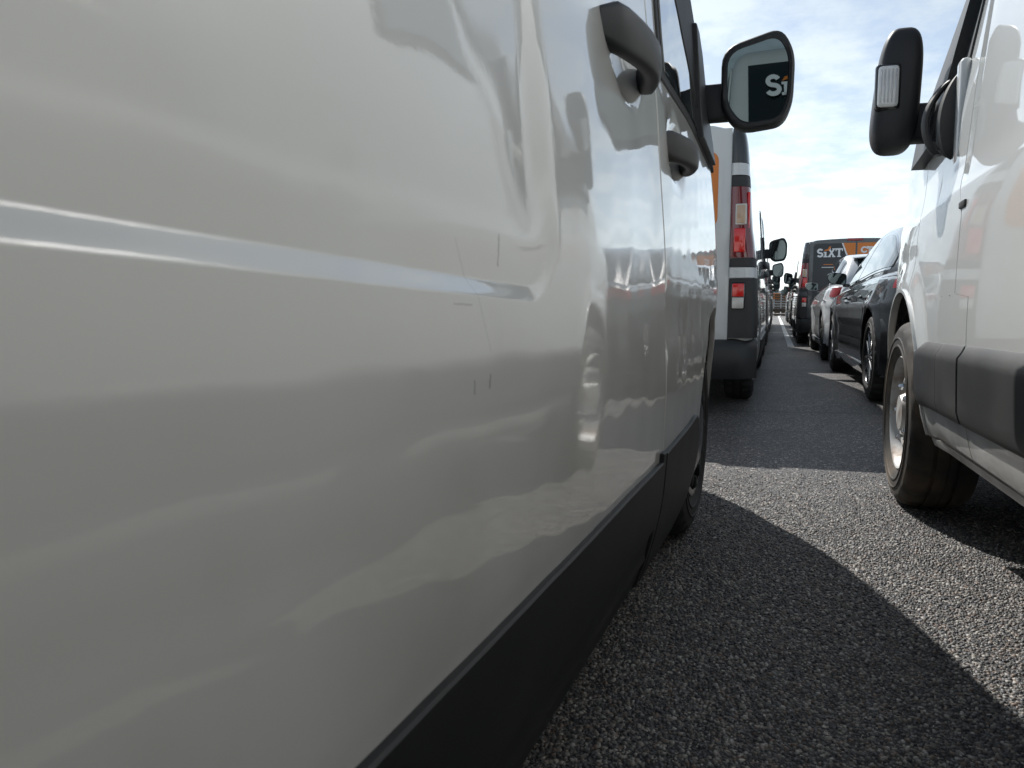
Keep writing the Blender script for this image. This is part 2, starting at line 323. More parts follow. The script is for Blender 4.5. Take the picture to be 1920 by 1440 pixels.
# ------------------------------------------------------------------ wheels
def wheel(parent, x, y, r, width, sgn, z=None, style='steel', rubber='rubber', lug=60, detail=False):
    """sgn = outward x direction, x = outer face"""
    if z is None: z = r
    rr = r*0.62
    root = empty('wheel', (x, y, z)); root.parent = parent
    w_ = width
    prof = [(rr, -0.012), (rr+0.012, -0.002), (rr+0.03, 0.004), (r*0.715, 0.006), (r*0.72, 0.009), (r*0.735, 0.009), (r*0.74, 0.006), (r*0.80, 0.007), (r*0.805, 0.0095), (r*0.815, 0.0095), (r*0.82, 0.006), (r*0.87, 0.003), (r*0.90, 0.001), (r*0.945, -0.008), (r*0.975, -0.020), (r*0.992, -0.038),
            (r, -0.055), (r, -0.070), (r-0.008, -0.072), (r-0.008, -0.080), (r, -0.082), (r, -w_/2-0.006), (r-0.008, -w_/2-0.004), (r-0.008, -w_/2+0.004-0.008), (r, -w_/2-0.010),
            (r, -w_+0.082), (r-0.008, -w_+0.080), (r-0.008, -w_+0.072), (r, -w_+0.070), (r*0.99, -w_+0.035), (r*0.93, -w_+0.006), (rr, -w_)]
    prof = [(a, sgn*b) for a, b in prof]
    n = lug*2
    def mod(i, k, q):
        if k in (13, 14, 15, 28, 29) and i % 4 >= 3: return q-0.010
        if k in (16, 17) and i % 4 >= 3: return q-0.007
        return q
    # flat contact patch handled by sinking the tyre 4 mm
    t = MB().lathe(prof, (0, 0, 0), 'x', n, mod).build('tyre', rubber, root, ang=30)
    rim = MB()
    if style == 'steel':
        pr = [(rr+0.004, -0.014), (rr-0.004, -0.006), (rr-0.012, -0.012), (rr-0.022, -0.045), (rr*0.80, -0.052), (rr*0.72, -0.035), (rr*0.60, -0.028), (rr*0.5, -0.040), (rr*0.36, -0.030), (rr*0.3, -0.008), (0.001, -0.004)]
        rim.lathe([(a, sgn*b) for a, b in pr], (0, 0, 0), 'x', 40)
        rm = rim.build('rim', 'steel', root)
        for k in range(5 if detail else 0):
            a = 2*math.pi*k/5; MB().lathe([(0.013, -0.03*sgn), (0.013, 0.0), (0.008, sgn*0.006), (0.001, sgn*0.006)], (-0.012*sgn, rr*0.47*math.cos(a), rr*0.47*math.sin(a)), 'x', 6).build('wheel_bolt', 'chrome', root)
        for k in range(10 if detail else 0):
            a = 2*math.pi*k/10; MB().lathe([(0.018, -0.01*sgn), (0.016, sgn*0.0005), (0.001, sgn*0.0006)], (-0.0395*sgn, rr*0.75*math.cos(a), rr*0.75*math.sin(a)), 'x', 10).build('vent_hole', 'under', root)
    elif style == 'hubcap':
        pr = [(rr+0.006, -0.010), (rr, 0.002), (rr-0.02, 0.004), (rr*0.88, -0.010), (rr*0.70, -0.002), (rr*0.45, 0.016), (rr*0.2, 0.020), (0.001, 0.022)]
        rim.lathe([(a, sgn*b) for a, b in pr], (0, 0, 0), 'x', 40).build('hubcap', 'alloy_dark' if detail else 'alloy', root)
        for k in range(12 if detail else 0):
            a = 2*math.pi*k/12
            MB().rbox((sgn*0.001, rr*0.8*math.cos(a), rr*0.8*math.sin(a)), (0.02, rr*0.2, rr*0.13), 0.008, 2, Matrix.Rotation(a, 3, 'X')).build('vent_slot', 'under', root)
    else:
        pr = [(rr+0.006, -0.012), (rr, 0.0), (rr-0.008, 0.001), (rr-0.016, -0.012), (rr-0.02, -0.10), (0.06, -0.11), (0.05, -0.02), (0.001, -0.015)]
        rim.lathe([(a, sgn*b) for a, b in pr], (0, 0, 0), 'x', 40).build('rim', 'alloy_dark', root)
        for k in range(10 if detail else 5):
            a = 2*math.pi*k/(10 if detail else 5); sp = MB()
            sp.rbox((-sgn*0.014, (rr*0.53)*math.cos(a), (rr*0.53)*math.sin(a)), (0.026, rr*0.95, 0.022), 0.006, 2, Matrix.Rotation(a+0.12*(1 if k % 2 else -1), 3, 'X'))
            sp.build('spoke', 'alloy', root)
    return root

# ------------------------------------------------------------------ shells: rows of half sections along y
def shell(mb, ys, W, ztop, zb, inset_p, inset_n, rc=0.15, crown=0.02, nside=14):
    rows = []
    for y in ys:
        zt_ = ztop(y); z0 = min(zb(y), zt_-0.05); zc = max(z0+0.02, zt_-rc)
        half = {}
        for s_, ins in ((1, inset_p), (-1, inset_n)):
            pts = []
            for j in range(nside):
                z = z0 + (zc-z0)*j/(nside-1)
                k = ins
                pts.append((s_*(W(y, z)-k), y, z))
            wc = W(y, zc)-ins; rx = min(rc*1.15, wc*0.6)
            for j in range(1, 7):
                a = j/6*math.pi/2
                pts.append((s_*(wc-rx+rx*math.cos(a)), y, zc+(zt_-crown-zc)*math.sin(a)))
            for j in range(1, 5):
                t = 1-j/5; x = (wc-rx)*t; pts.append((s_*x, y, zt_-crown*(t*t)))
            half[s_] = pts
        rows.append(half[1] + [(0, y, zt_)] + half[-1][::-1])
    mb.grid(rows)
    for r_, fl in ((rows[0], True), (rows[-1], False)):
        # cap as strip between the two halves
        n = len(r_)//2; mb.grid([[r_[k] for k in range(n)], [r_[len(r_)-1-k] for k in range(n)]], flip=fl)
    return mb
def arch(zs, centres, Rr, zc):
    def f(y):
        z = zs(y) if callable(zs) else zs
        for c in centres:
            q = abs(y-c)
            if q < Rr: z = max(z, zc+math.sqrt(max(0, Rr*Rr-q*q)))
        return z
    return f
def stations(a, b, step, centres, Rr):
    ys = set(round(v, 4) for v in lin(a, b, max(3, int(abs(b-a)/step)+1)))
    for c in centres:
        for k in range(-12, 13):
            y = c + Rr*math.sin(k/12*math.pi/2)
            if min(a, b) < y < max(a, b): ys.add(round(y, 4))
        for q in (c-Rr-0.0015, c+Rr+0.0015):
            if min(a, b) < q < max(a, b): ys.add(round(q, 4))
    return sorted(ys)

def grip_handle(parent, S, y, z, sgn, length=0.23, out=0.058, h=0.060, name='door_handle'):
    """loop handle standing out from the door; near end rooted, far end curled back"""
    path = []
    n = 14
    for i in range(n):
        t = i/(n-1); yy = y + length*t
        o_ = -0.012 + (out+0.012)*math.sin(min(1, t*1.9)*math.pi/2)**0.8 if t < 0.55 else -0.012 + (out+0.012)*max(0.0, math.cos(max(0, (t-0.55)/0.45)*math.pi/2))**0.75
        p = Vector(S(yy, z - 0.018*t)); path.append((Vector((p.x+sgn*o_, yy, p.z)), o_))
    rows = []
    for i, (p, o_) in enumerate(path):
        a = path[max(0, i-1)][0]; b = path[min(n-1, i+1)][0]; d = (b-a).normalized()
        nrm = Vector((d.y, -d.x, 0)).normalized()*(1 if True else 1)
        hh = h*(0.62 if i in (0, n-1) else 1.0)*(1.05-0.35*i/(n-1)); th = 0.017
        ring = []
        for k in range(12):
            an = 2*math.pi*k/12; ca, sa = math.cos(an), math.sin(an)
            ring.append(p + nrm*(th*math.copysign(abs(ca)**0.7, ca)) + Vector((0, 0, 1))*(hh/2*math.copysign(abs(sa)**0.6, sa)))
        rows.append(ring)
    m = MB().grid(rows, close_v=True); m.poly(rows[0]); m.poly(rows[-1], True)
    return m.build(name, 'plastic', parent, ang=50)

def rounded(pts, r, n=5):
    """round the corners of a 2D polygon"""
    o = []
    L = len(pts)
    for i in range(L):
        p = Vector(pts[i]); a = Vector(pts[i-1]); b = Vector(pts[(i+1) % L])
        ra = min(r, (a-p).length*0.45, (b-p).length*0.45)
        s = p + (a-p).normalized()*ra; e = p + (b-p).normalized()*ra
        for k in range(n+1):
            t = k/n; o.append(tuple(s*(1-t)**2 + p*2*t*(1-t) + e*t*t))
    return o

def van_mirror(parent, x, y, z, sgn, Wd=0.19, H=0.275, tilt=0.0, tiltz=0.0):
    """door mirror seen from behind: x = inner edge, z = bottom"""
    root = empty('door_mirror', (x, y, z)); root.parent = parent
    base = [(0.0, 0.235), (0.155, 0.275), (0.19, 0.205), (0.188, 0.075), (0.165, 0.012), (0.05, 0.0), (0.002, 0.062)]
    base = [(sgn*a*Wd/0.19, b*H/0.275) for a, b in base]
    out_ = rounded(base, 0.05); cx = sum(p[0] for p in out_)/len(out_); cz = sum(p[1] for p in out_)/len(out_)
    def ring(s, yy, dx=0): return [(cx+dx+(p[0]-cx)*s, yy, cz+(p[1]-cz)*s) for p in out_]
    hs = MB(); rows = [ring(0.80, 0.006), ring(0.84, -0.004), ring(0.93, -0.006), ring(0.985, -0.001), ring(1.0, 0.010), ring(1.0, 0.035), ring(0.95, 0.065), ring(0.82, 0.092), ring(0.55, 0.110), ring(0.2, 0.116)]
    hs.grid(rows, close_v=True); hs.poly(rows[-1]); hs.build('housing', 'plastic', root, ang=50)
    gl = MB(); g = ring(0.83, 0.0)
    g = [(p[0], 0.004+tilt*(p[0]-cx)+tiltz*(p[2]-cz), p[2]) for p in g]
    gl.poly(g); gl.build('mirror_glass', 'mirror', root)
    ar = MB()
    ar.rbox((-sgn*0.02, 0.045, 0.095*H/0.275), (0.10, 0.05, 0.105), 0.012, 2); ar.build('mirror_arm', 'plastic', root)
    return root

LOGO_S = None
def logo_mesh():
    """S I X T in slab letters, unit height, 3D outline pieces in x,z"""
    parts = []
    # S as a thick stroke
    pts = []
    for k in range(15):
        a = R(20 + k*(250-20)/14); pts.append((0.33+0.24*math.cos(a), 0.70+0.20*math.sin(a)))
    for k in range(15):
        a = R(70 - k*(70+160)/14); pts.append((0.33+0.26*math.cos(a), 0.29+0.20*math.sin(a)))
    L, Rr = [], []
    for i, p in enumerate(pts):
        a = pts[max(0, i-1)]; b = pts[min(len(pts)-1, i+1)]; d = Vector((b[0]-a[0], b[1]-a[1])).normalized(); nn = Vector((-d.y, d.x))*0.105
        L.append((p[0]+nn.x, p[1]+nn.y)); Rr.append((p[0]-nn.x, p[1]-nn.y))
    parts.append(('strip', L, Rr))
    B = lambda x0, z0, x1, z1: ('poly', [(x0, z0), (x1, z0), (x1, z1), (x0, z1)])
    parts += [B(0.80, 0.0, 1.02, 0.62), B(0.70, 0.0, 1.12, 0.13), B(0.70, 0.50, 0.80, 0.62)]
    parts += [('poly', [(1.20, 0.08), (1.42, 0.08), (1.92, 0.92), (1.70, 0.92)]), ('poly', [(1.20, 0.92), (1.42, 0.92), (1.92, 0.08), (1.70, 0.08)])]
    parts += [B(1.14, 0.0, 1.48, 0.13), B(1.64, 0.0, 1.98, 0.13), B(1.14, 0.87, 1.48, 1.0), B(1.64, 0.87, 1.98, 1.0)]
    parts += [B(2.26, 0.0, 2.48, 0.87), B(2.16, 0.0, 2.58, 0.13), B(1.98, 0.83, 2.76, 1.0), B(1.98, 0.68, 2.08, 0.83), B(2.66, 0.68, 2.76, 0.83)]
    return parts
def logo(parent, origin, h, ydir, mirror=1, y0=0.0):
    """flat print on a rear face (x,z plane). ydir=-1 faces -y"""
    white = MB(); k = 0
    for p in logo_mesh():
        dy = 0.0004*(k % 3); k += 1
        tr = lambda q: (origin[0]+mirror*q[0]*h, origin[1]+ydir*(0.0015+dy), origin[2]+q[1]*h)
        if p[0] == 'strip': white.grid([[tr(q) for q in p[1]], [tr(q) for q in p[2]]])
        else: white.poly([tr(q) for q in p[1]])
    a = white.build('logo_lettering', 'vinyl_white', parent, smooth=False)
    fl = [(0.72, 0.66), (0.86, 0.86), (1.10, 0.90), (1.30, 1.20), (1.50, 1.24), (1.44, 1.02), (1.22, 0.72), (0.95, 0.72)]
    o_ = MB().poly([(origin[0]+mirror*q[0]*h, origin[1]+ydir*0.003, origin[2]+q[1]*h) for q in fl]); b = o_.build('logo_flag', 'orange', parent, smooth=False)
    return a, b
def text_mesh(name, body, size, loc, rot, material, parent, bold=0.0):
    c = bpy.data.curves.new(name, 'FONT'); c.body = body; c.size = size; c.offset = bold; c.extrude = 0.0006
    o = bpy.data.objects.new('tmp', c); col.objects.link(o)
    dg = bpy.context.evaluated_depsgraph_get(); me = bpy.data.meshes.new_from_object(o.evaluated_get(dg))
    col.objects.unlink(o); bpy.data.objects.remove(o)
    me.materials.clear(); me.materials.append(M[material]); q = bpy.data.objects.new(name, me); col.objects.link(q); q.parent = parent
    q.location = loc; q.rotation_euler = rot; return q

# ================================================================== MID-SIZE PANEL VAN (nose +y, front axle y=0)
def mid_van(name, loc, yaw, side, paint, wb=3.1, hero=False, rear=None, rim='hubcap'):
    root = empty(name, loc, yaw)
    rear_y = -(wb+1.02)
    Wz = pchip([(0.15, 0.895), (0.24, 0.925), (0.36, 0.948), (0.5, 0.956), (0.62, 0.958), (0.75, 0.9545), (0.95, 0.944), (1.12, 0.928), (1.22, 0.912), (1.5, 0.888), (1.8, 0.862), (1.95, 0.82)])
    pl = pchip([(-0.4, 0.0), (0.0, 0.004), (0.3, 0.045), (0.6, 0.125), (0.8, 0.22), (0.93, 0.38)])
    def W(y, z):
        v = Wz(z) - (pl(y) if y > -0.4 else 0)
        q = rear_y + 0.14 - y
        if q > 0: v -= 0.05*(q/0.14)**2
        return v
    ztop = pchip([(rear_y, 1.93), (rear_y+0.5, 1.965), (-1.4, 1.975), (-0.74, 1.935), (-0.45, 1.80), (0.05, 1.46), (0.38, 1.22), (0.55, 1.12), (0.82, 0.96), (0.90, 0.82), (0.93, 0.60)])
    sill = 0.255 if hero else 0.235
    AR = 0.395; AZ = 0.335
    zb = arch((lambda y: 0.38 if y < -wb-AR+0.02 else sill), (0.0, -wb), AR, AZ)
    zbp = (lambda y: max(zb(y), 0.33)) if hero else zb
    def dent(y, z):
        d = 0.0
        if hero:
            # pressed field in the sliding door: ledge along its lower edge, step at its front edge
            zl = 0.7495 - 0.0325*(y+1.715)
            qy = (-1.66 - 0.05*(z-0.75)) - y; qz = z - (zl-0.012); rr = 0.10
            ay, az = qy-rr, qz-rr
            sd_ = rr - math.hypot(min(ay, 0), min(az, 0)) if (ay < 0 or az < 0) else rr + min(ay, az)
            wdt = 0.034 + 0.03*sstep(0.0, 0.14, qz - qy*0.6)
            k_ = sstep(0.03, 0.16, qz)   # 0 along the lower ledge, 1 up the front step
            t_ = max(0.0, min(1.0, sd_/0.0155)); led = 0.85*t_ + 0.15*t_*t_*(3-2*t_)
            d += 0.0085*((1-k_)*led*(1-0.55*sstep(-1.92, -1.70, y)) + k_*sstep(0.0, 0.07, sd_))
            d += 0.0020*math.sin(2*math.pi*(z-0.58)/0.34)*math.exp(-((y+1.04)/0.17)**2)*sstep(0.5, 0.62, z)
            d += 0.00022*math.sin(21*y+8*z)*math.sin(29*z+5*y+1.0) + 0.00012*math.sin(47*y-13*z)
            # long pressed line low on the door
            d += 0.0008*math.exp(-((z-(0.586-0.06*(y+2.09)))/0.008)**2)*(1-sstep(-2.12, -2.0, y))
            # soft swelling in front of the step
            d -= 0.0030*math.exp(-((y+1.52)/0.13)**2)*math.exp(-((z-0.95)/0.35)**2)
            d += 0.0050*math.exp(-((y+1.10)/0.16)**2)*math.exp(-((z-0.86)/0.22)**2)
            # long shallow waves of a used panel
            d += 0.0008*math.sin(5.1*y+2.0*z)*math.sin(7.3*z+1.1*y+0.6)
        # crease below the belt and a waist line
        d += 0.006*sstep(0.62, 0.70, z)*(1-sstep(0.70, 0.80, z))*(0.0 if hero and y < -0.95 else 1.0)
        # cups behind the handles
        for hy, hz in ((-0.745, 1.070), (-1.225, 1.134)):
            q = ((y-hy)/0.115)**2 + ((z-hz)/0.075)**2
            if q < 1: d += 0.022*(1-q)**1.2*(1.5-0.5*(1-q))
        return d
    def S(y, z, off=0.0): return (side*(W(y, z)-dent(y, z)+off), y, z)
    # inner shell (slightly in), outer skin panels on the visible side
    ys = stations(rear_y, 0.93, 0.16, (0.0, -wb), AR) ; ys = sorted(set(ys + [0.80, 0.86, 0.90, 0.915, rear_y+0.04, rear_y+0.08, rear_y+0.12]))
    ip, in_ = (0.022, 0.0) if side > 0 else (0.0, 0.022)
    shell(MB(), ys, W, ztop, zb, ip, in_, rc=0.17).build('body_shell', paint, root)
    ub = MB(); ub.rbox((0, (0.75+rear_y+0.1)/2, 0.50), (1.36, 0.75-rear_y-0.1, 0.50), 0.02, 1)
    ub.rbox((side*0.40, (rear_y-0.9)/2+0.05, 0.30), (0.9, wb-1.05, 0.12), 0.02, 1)
    ub.rbox((0, -wb/2, 0.80), (1.80, wb-2*AR-0.05, 0.9), 0.02, 1); ub.build('underbody', 'under', root)
    ztp = lambda y: max(zb(y)+0.03, min(1.80, ztop(y)-0.16))
    g = 0.0058 if hero else 0.0032
    B = -0.955; C = -2.75 if hero else -2.06
    dn = 3 if hero else 1
    ydoor = stations(B+g, 0.02-g, 0.05 if not hero else 0.018, (0.0,), AR)
    door = patch(MB(), S, ydoor, zbp, ztp, 60 if hero else 22, side).build('front_door', paint, root)
    patch(MB(), S, stations(0.02+g, 0.86, 0.05, (0.0,), AR), zb, lambda y: max(zb(y)+0.03, min(1.30, ztop(y)-0.16)), 16, side).build('front_wing', paint, root)
    ysl = lin(C+g, B-g, 190 if hero else 16) if C > -wb+AR else stations(C+g, B-g, 0.05, (-wb,), AR)
    hz_ = sorted(set([round(v, 4) for v in lin(0.33, 1.80, 120)] + [round(v, 4) for v in lin(0.72, 0.80, 90)]))
    sd = patch(MB(), S, ysl, zbp, ztp, [(v-0.33)/1.47 for v in hz_] if hero else 20, side).build('sliding_door', paint, root)
    patch(MB(), S, stations(rear_y+0.13, C-g, 0.08, (-wb,), AR), zb, ztp, 20, side).build('rear_quarter_panel', paint, root)
    for yy in (B, C):
        patch(MB(), lambda y, z: S(y, z, -0.013), [yy-0.010, yy, yy+0.010], lambda y: max(0.30, zb(y)), ztp, 20, side, d=0.004).build('door_seal', 'seal', root)
    # lower trims
    So = lambda y, z: S(y, z, 0.010)
    if hero:
        top = lambda y: 0.424 - 0.012*(y+1)
        mold = lambda z: 0.010 - 0.007*sstep(0.292, 0.280, z) + 0.004*math.exp(-((z-0.225)/0.010)**2)
        patch(MB(), lambda y, z: S(y, z, mold(z)), lin(C+g, B-0.032, 60), lambda y: 0.165, lambda y: top(y), 48, side, d=0.03).build('sill_trim', 'trim_dark', root)
        patch(MB(), lambda y, z: S(y, z, 0.009), lin(B-0.0305, B-g, 4), lambda y: 0.165, lambda y: top(y)+0.018, 14, side, d=0.03).build('sill_trim', 'trim_dark', root)
    else:
        patch(MB(), So, lin(C+g, B-g, 8), lambda y: 0.2, lambda y: 0.45, 6, side, d=0.03).build('sill_trim', 'trim', root)
        patch(MB(), So, lin(-wb+AR+0.03, C-g, 8) if C > -wb+AR+0.06 else lin(rear_y+0.2, -wb-AR-0.03, 5), lambda y: 0.2, lambda y: 0.45, 6, side, d=0.03).build('sill_trim', 'trim', root)
    ftop = pchip([(B, 0.437), (-0.62, 0.447), (-0.50, 0.455), (-0.455, 0.43), (-0.43, 0.38)])
    patch(MB(), So, lin(B+g, -0.432, 16), lambda y: 0.165 + 0.05*sstep(-0.55, -0.432, y), lambda y: ftop(y), 8, side, d=0.03).build('sill_trim', 'trim_dark' if hero else 'trim', root)
    patch(MB(), lambda y, z: S(y, z, 0.012), lin(0.44, 0.90, 8), lambda y: 0.2, lambda y: 0.52, 6, side, d=0.04).build('front_bumper_corner', 'trim', root)
    # front door glass and seals
    wb0 = lambda y: 1.222 - 0.05*sstep(-0.5, 0.1, y) + 0.0*y
    wt0 = lambda y: max(wb0(y)+0.012, min(1.70, ztop(y)-0.20))
    patch(MB(), lambda y, z: S(y, z, 0.004), lin(B+0.10, -0.02, 24), lambda y: wb0(y)-0.022, lambda y: wt0(y)+0.022, 8, side, d=0.012).build('window_seal', 'seal', door)
    patch(MB(), lambda y, z: S(y, z, 0.008), lin(B+0.13, -0.13, 22), wb0, wt0, 8, side, d=0.010).build('window', 'glass', door)
    if hero: patch(MB(), lambda y, z: S(y, z, 0.010), lin(-0.66, 0.10, 20), lambda y: max(wb0(y)-0.01, ztop(y)-(0.44 if hero else 0.30)), lambda y: max(wb0(y)+0.012, ztop(y)-0.165), 6, side, d=0.02).build('pillar_seal', 'seal', door)
    # mirror sail in the front corner of the window
    patch(MB(), lambda y, z: S(y, z, 0.022), lin(-0.30, -0.03, 6), lambda y: wb0(y)-0.015, lambda y: wb0(y)+0.05+0.23*sstep(-0.03, -0.25, y), 6, side, d=0.03).build('mirror_sail', 'plastic', door)
    grip_handle(door, S, -0.845, 1.070, side, 0.21, 0.050, 0.062)
    grip_handle(sd, S, -1.365, 1.142, side, 0.27, 0.060, 0.070)
    zmir = 1.225
    van_mirror(root, side*(W(-0.15, 1.25)+0.055), -0.165, zmir, side, 0.198, 0.275, tilt=side*0.068 if hero else side*0.05, tiltz=-0.11 if hero else -0.03)
    # windscreen
    ws = MB(); rows = []
    for y in lin(-0.42, 0.33, 10):
        rows.append([(x, y, ztop(y)-0.02*(x/0.8)**2+0.006) for x in lin(-0.70, 0.70, 9)])
    ws.grid(rows).build('windscreen', 'glass', root)
    wheel(root, side*(0.892 if hero else 0.912), 0.0, 0.335, 0.21, side, style=rim, detail=hero); wheel(root, side*0.912, -wb, 0.335, 0.21, side, style=rim)
    wheel(root, -side*0.935, 0.0, 0.335, 0.21, -side, style=rim); wheel(root, -side*0.935, -wb, 0.335, 0.21, -side, style=rim)
    if rear:
        ry = rear_y - 0.004
        Wr = lambda z: W(rear_y+0.13, z)
        # two leaf doors
        doors = []
        for s_ in (1, -1):
            d_ = MB(); rows = []
            for z in [0.475, 0.50, 0.6, 0.75, 0.9, 1.05, 1.2, 1.35, 1.5, 1.65, 1.78, 1.85, 1.88]:
                xo = 0.771; xi = 0.004
                bulge = lambda x: 0.030*(1-(x/0.85)**2) - 0.012*sstep(1.2, 1.9, z)*0
                xs = [xi + (xo-xi)*k/8 for k in range(9)]
                rows.append([(s_*x, ry-bulge(x)-0.008, z) for x in xs])
            d_.grid(rows)
            bl = [r_[0] for r_ in rows] + rows[-1][1:] + [r_[-1] for r_ in rows[::-1][1:]] + rows[0][::-1][1:-1]
            d_.grid([bl, [(p[0], p[1]+0.045, p[2]) for p in bl]], close_v=True)
            dd = d_.build('rear_door', paint, root); doors.append(dd)
            # window field
            zs = (1.245, 1.735) if rear['style'] == 'orange' else (0.83, 1.83)
            pts = rounded([(0.11, zs[0]+0.02), (0.690, zs[0]), (0.690, zs[1]), (0.10, zs[1])], 0.07, 6)
            yb = lambda x: ry - 0.030*(1-(x/0.85)**2) - 0.008
            def field(nm, mt, sc_, off, pts=pts, dd=dd):
                cx_ = sum(p[0] for p in pts)/len(pts); cz_ = sum(p[1] for p in pts)/len(pts); m_ = MB()
                q = [(cx_+(p[0]-cx_)*sc_, cz_+(p[1]-cz_)*(1-(1-sc_)*0.6)) for p in pts]
                c0 = (s_*cx_, yb(cx_)-off, cz_)
                ring = [(s_*p[0], yb(p[0])-off, p[1]) for p in q]; ring2 = [(p[0], p[1]+off+0.004, p[2]) for p in ring]
                mid = [((p[0]+c0[0])/2, yb(abs((p[0]+c0[0])/2))-off, (p[2]+c0[2])/2) for p in ring]
                m_.grid([ring2, ring, mid], close_v=True); m_.poly(mid); return m_.build(nm, mt, dd)
            if rear['style'] == 'orange':
                field('window_frame', paint, 1.10, 0.004); field('window', 'orange', 1.0, 0.008)
            else:
                field('vinyl_field', 'vinyl_grey', 1.05, 0.003)
        # corner columns: trim and lamps, stacked
        def block(z0, z1, mt, nm, s_, y_out=0.034, xin=0.108, grow=0.0, par=root):
            rows = []
            for z in lin(z0+0.002, z1-0.002, 6):
                xo = Wr(z)+0.004+grow; xi = 0.775
                prof = [(xi, ry+0.03), (xi, ry-y_out+0.012), (xi+0.010, ry-y_out), (max(xi+0.015, xo-0.075), ry-y_out+0.001), (xo-0.045, ry-y_out+0.010), (xo-0.018, ry-y_out+0.034), (xo-0.004, ry-y_out+0.075), (xo, ry+0.115), (xo-0.03, ry+0.12)]
                rows.append([(s_*a, b, z) for a, b in prof])
            m_ = MB().grid(rows, close_v=True); m_.poly(rows[0]); m_.poly(rows[-1], True); return m_.build(nm, mt, par)
        for s_ in (1, -1):
            dk = 'gloss_black' if rear['style'] == 'orange' else paint
            block(1.655, 1.875, dk, 'pillar_trim', s_); block(1.575, 1.655, paint if rear['style'] == 'orange' else 'gloss_black', 'hinge_cover', s_, 0.040)
            block(1.505, 1.575, 'trim', 'pillar_trim', s_)
            lamp = block(1.045, 1.505, 'red_dark', 'tail_lamp', s_, 0.040)
            x0 = 0.805
            MB().rbox((s_*(x0+0.035), ry-0.040, 1.325), (0.072, 0.014, 0.135), 0.006, 3).build('indicator_lens', 'clear_lens', lamp)
            MB().rbox((s_*(x0+0.035), ry-0.042, 1.325), (0.056, 0.014, 0.118), 0.006, 3).build('indicator_bulb_cover', mat('amber_tint', (0.55, 0.38, 0.25), 0.25, coat=1.0), lamp)
            MB().rbox((s_*(x0+0.030), ry-0.040, 1.158), (0.072, 0.014, 0.155), 0.012, 3).build('brake_lens', 'red_bright', lamp)
            MB().rbox((s_*(Wr(1.27)-0.022), ry+0.002, 1.27), (0.020, 0.03, 0.40), 0.010, 3).build('side_lens', 'red_bright', lamp)
            block(0.985, 1.045, 'trim', 'pillar_trim', s_)
            block(0.915, 0.985, paint, 'hinge_cover', s_, 0.040); block(0.52, 0.915, 'trim', 'pillar_trim', s_)
            lo = MB().rbox((s_*(0.835), ry-0.038, 0.800), (0.088, 0.022, 0.175), 0.012, 3).build('lower_lamp', 'gloss_black', root)
            MB().rbox((s_*(0.835), ry-0.050, 0.836), (0.074, 0.012, 0.085), 0.010, 3).build('fog_lens', 'red_bright', lo)
            MB().rbox((s_*(0.835), ry-0.050, 0.752), (0.074, 0.012, 0.072), 0.010, 3).build('reversing_lens', 'clear_lens', lo)
        # bumper
        bmp = MB(); rows = []
        for (dy, z) in ((0.10, 0.235), (-0.07, 0.25), (-0.105, 0.33), (-0.105, 0.44), (-0.085, 0.475), (-0.06, 0.50), (0.02, 0.52)):
            rows.append([(x, ry+dy + 0.16*max(0, (abs(x)-0.80)/0.15)**2, z) for x in (-0.962, -0.95, -0.92, -0.88, -0.82, -0.7, -0.4, 0, 0.4, 0.7, 0.82, 0.88, 0.92, 0.95, 0.962)])
        bmp.grid(rows).build('rear_bumper', 'trim', root)
        MB().rbox((-0.02, ry-0.03, 1.905), (0.26, 0.05, 0.045), 0.01, 2).build('brake_light', 'red_lens', root)
        if rear['style'] == 'advert':
            d0 = doors[1]; yy = ry-0.030*(1-(0.35/0.85)**2)-0.016
            # orange field over the upper right with pale slanting edge
            d1 = doors[0]
            def slab(pts, mt, nm, par, off=0.0):
                rows = []
                m_ = MB()
                xs0 = [p for p in pts]
                m_.poly([(p[0], ry-0.030*(1-(p[0]/0.85)**2)-0.0135-off, p[1]) for p in pts]); return m_.build(nm, mt, par, smooth=False)
            slab([(-0.215, 1.845), (-0.012, 1.845), (-0.012, 1.30)], 'orange', 'vinyl_orange', d0)
            slab([(-0.24, 1.845), (-0.215, 1.845), (-0.012, 1.30), (-0.037, 1.30)], 'vinyl_white', 'vinyl_stripe', d0, 0.001)
            for k in range(4):
                a = 0.02 + k*0.15; slab([(a, 1.26), (a+0.15, 1.26), (a+0.15, 1.845), (a, 1.845)], 'orange', 'vinyl_orange', d1)
            logo(d0, (-0.645, ry-0.030*(1-(0.45/0.85)**2)-0.016, 1.60), 0.155, -1)
            for k in range(2): MB().rbox((-0.45, ry-0.030*(1-(0.45/0.85)**2)-0.0135, 1.47-0.05*k), (0.22 if k else 0.16, 0.002, 0.012), 0).build('small_print', 'orange' if k == 0 else 'vinyl_white', d0)
            text_mesh('slogan_lettering', "C'E", 0.14, (0.075, ry-0.047, 1.675), (math.pi/2, 0, 0), 'vinyl_white', d1, 0.008)
    return root

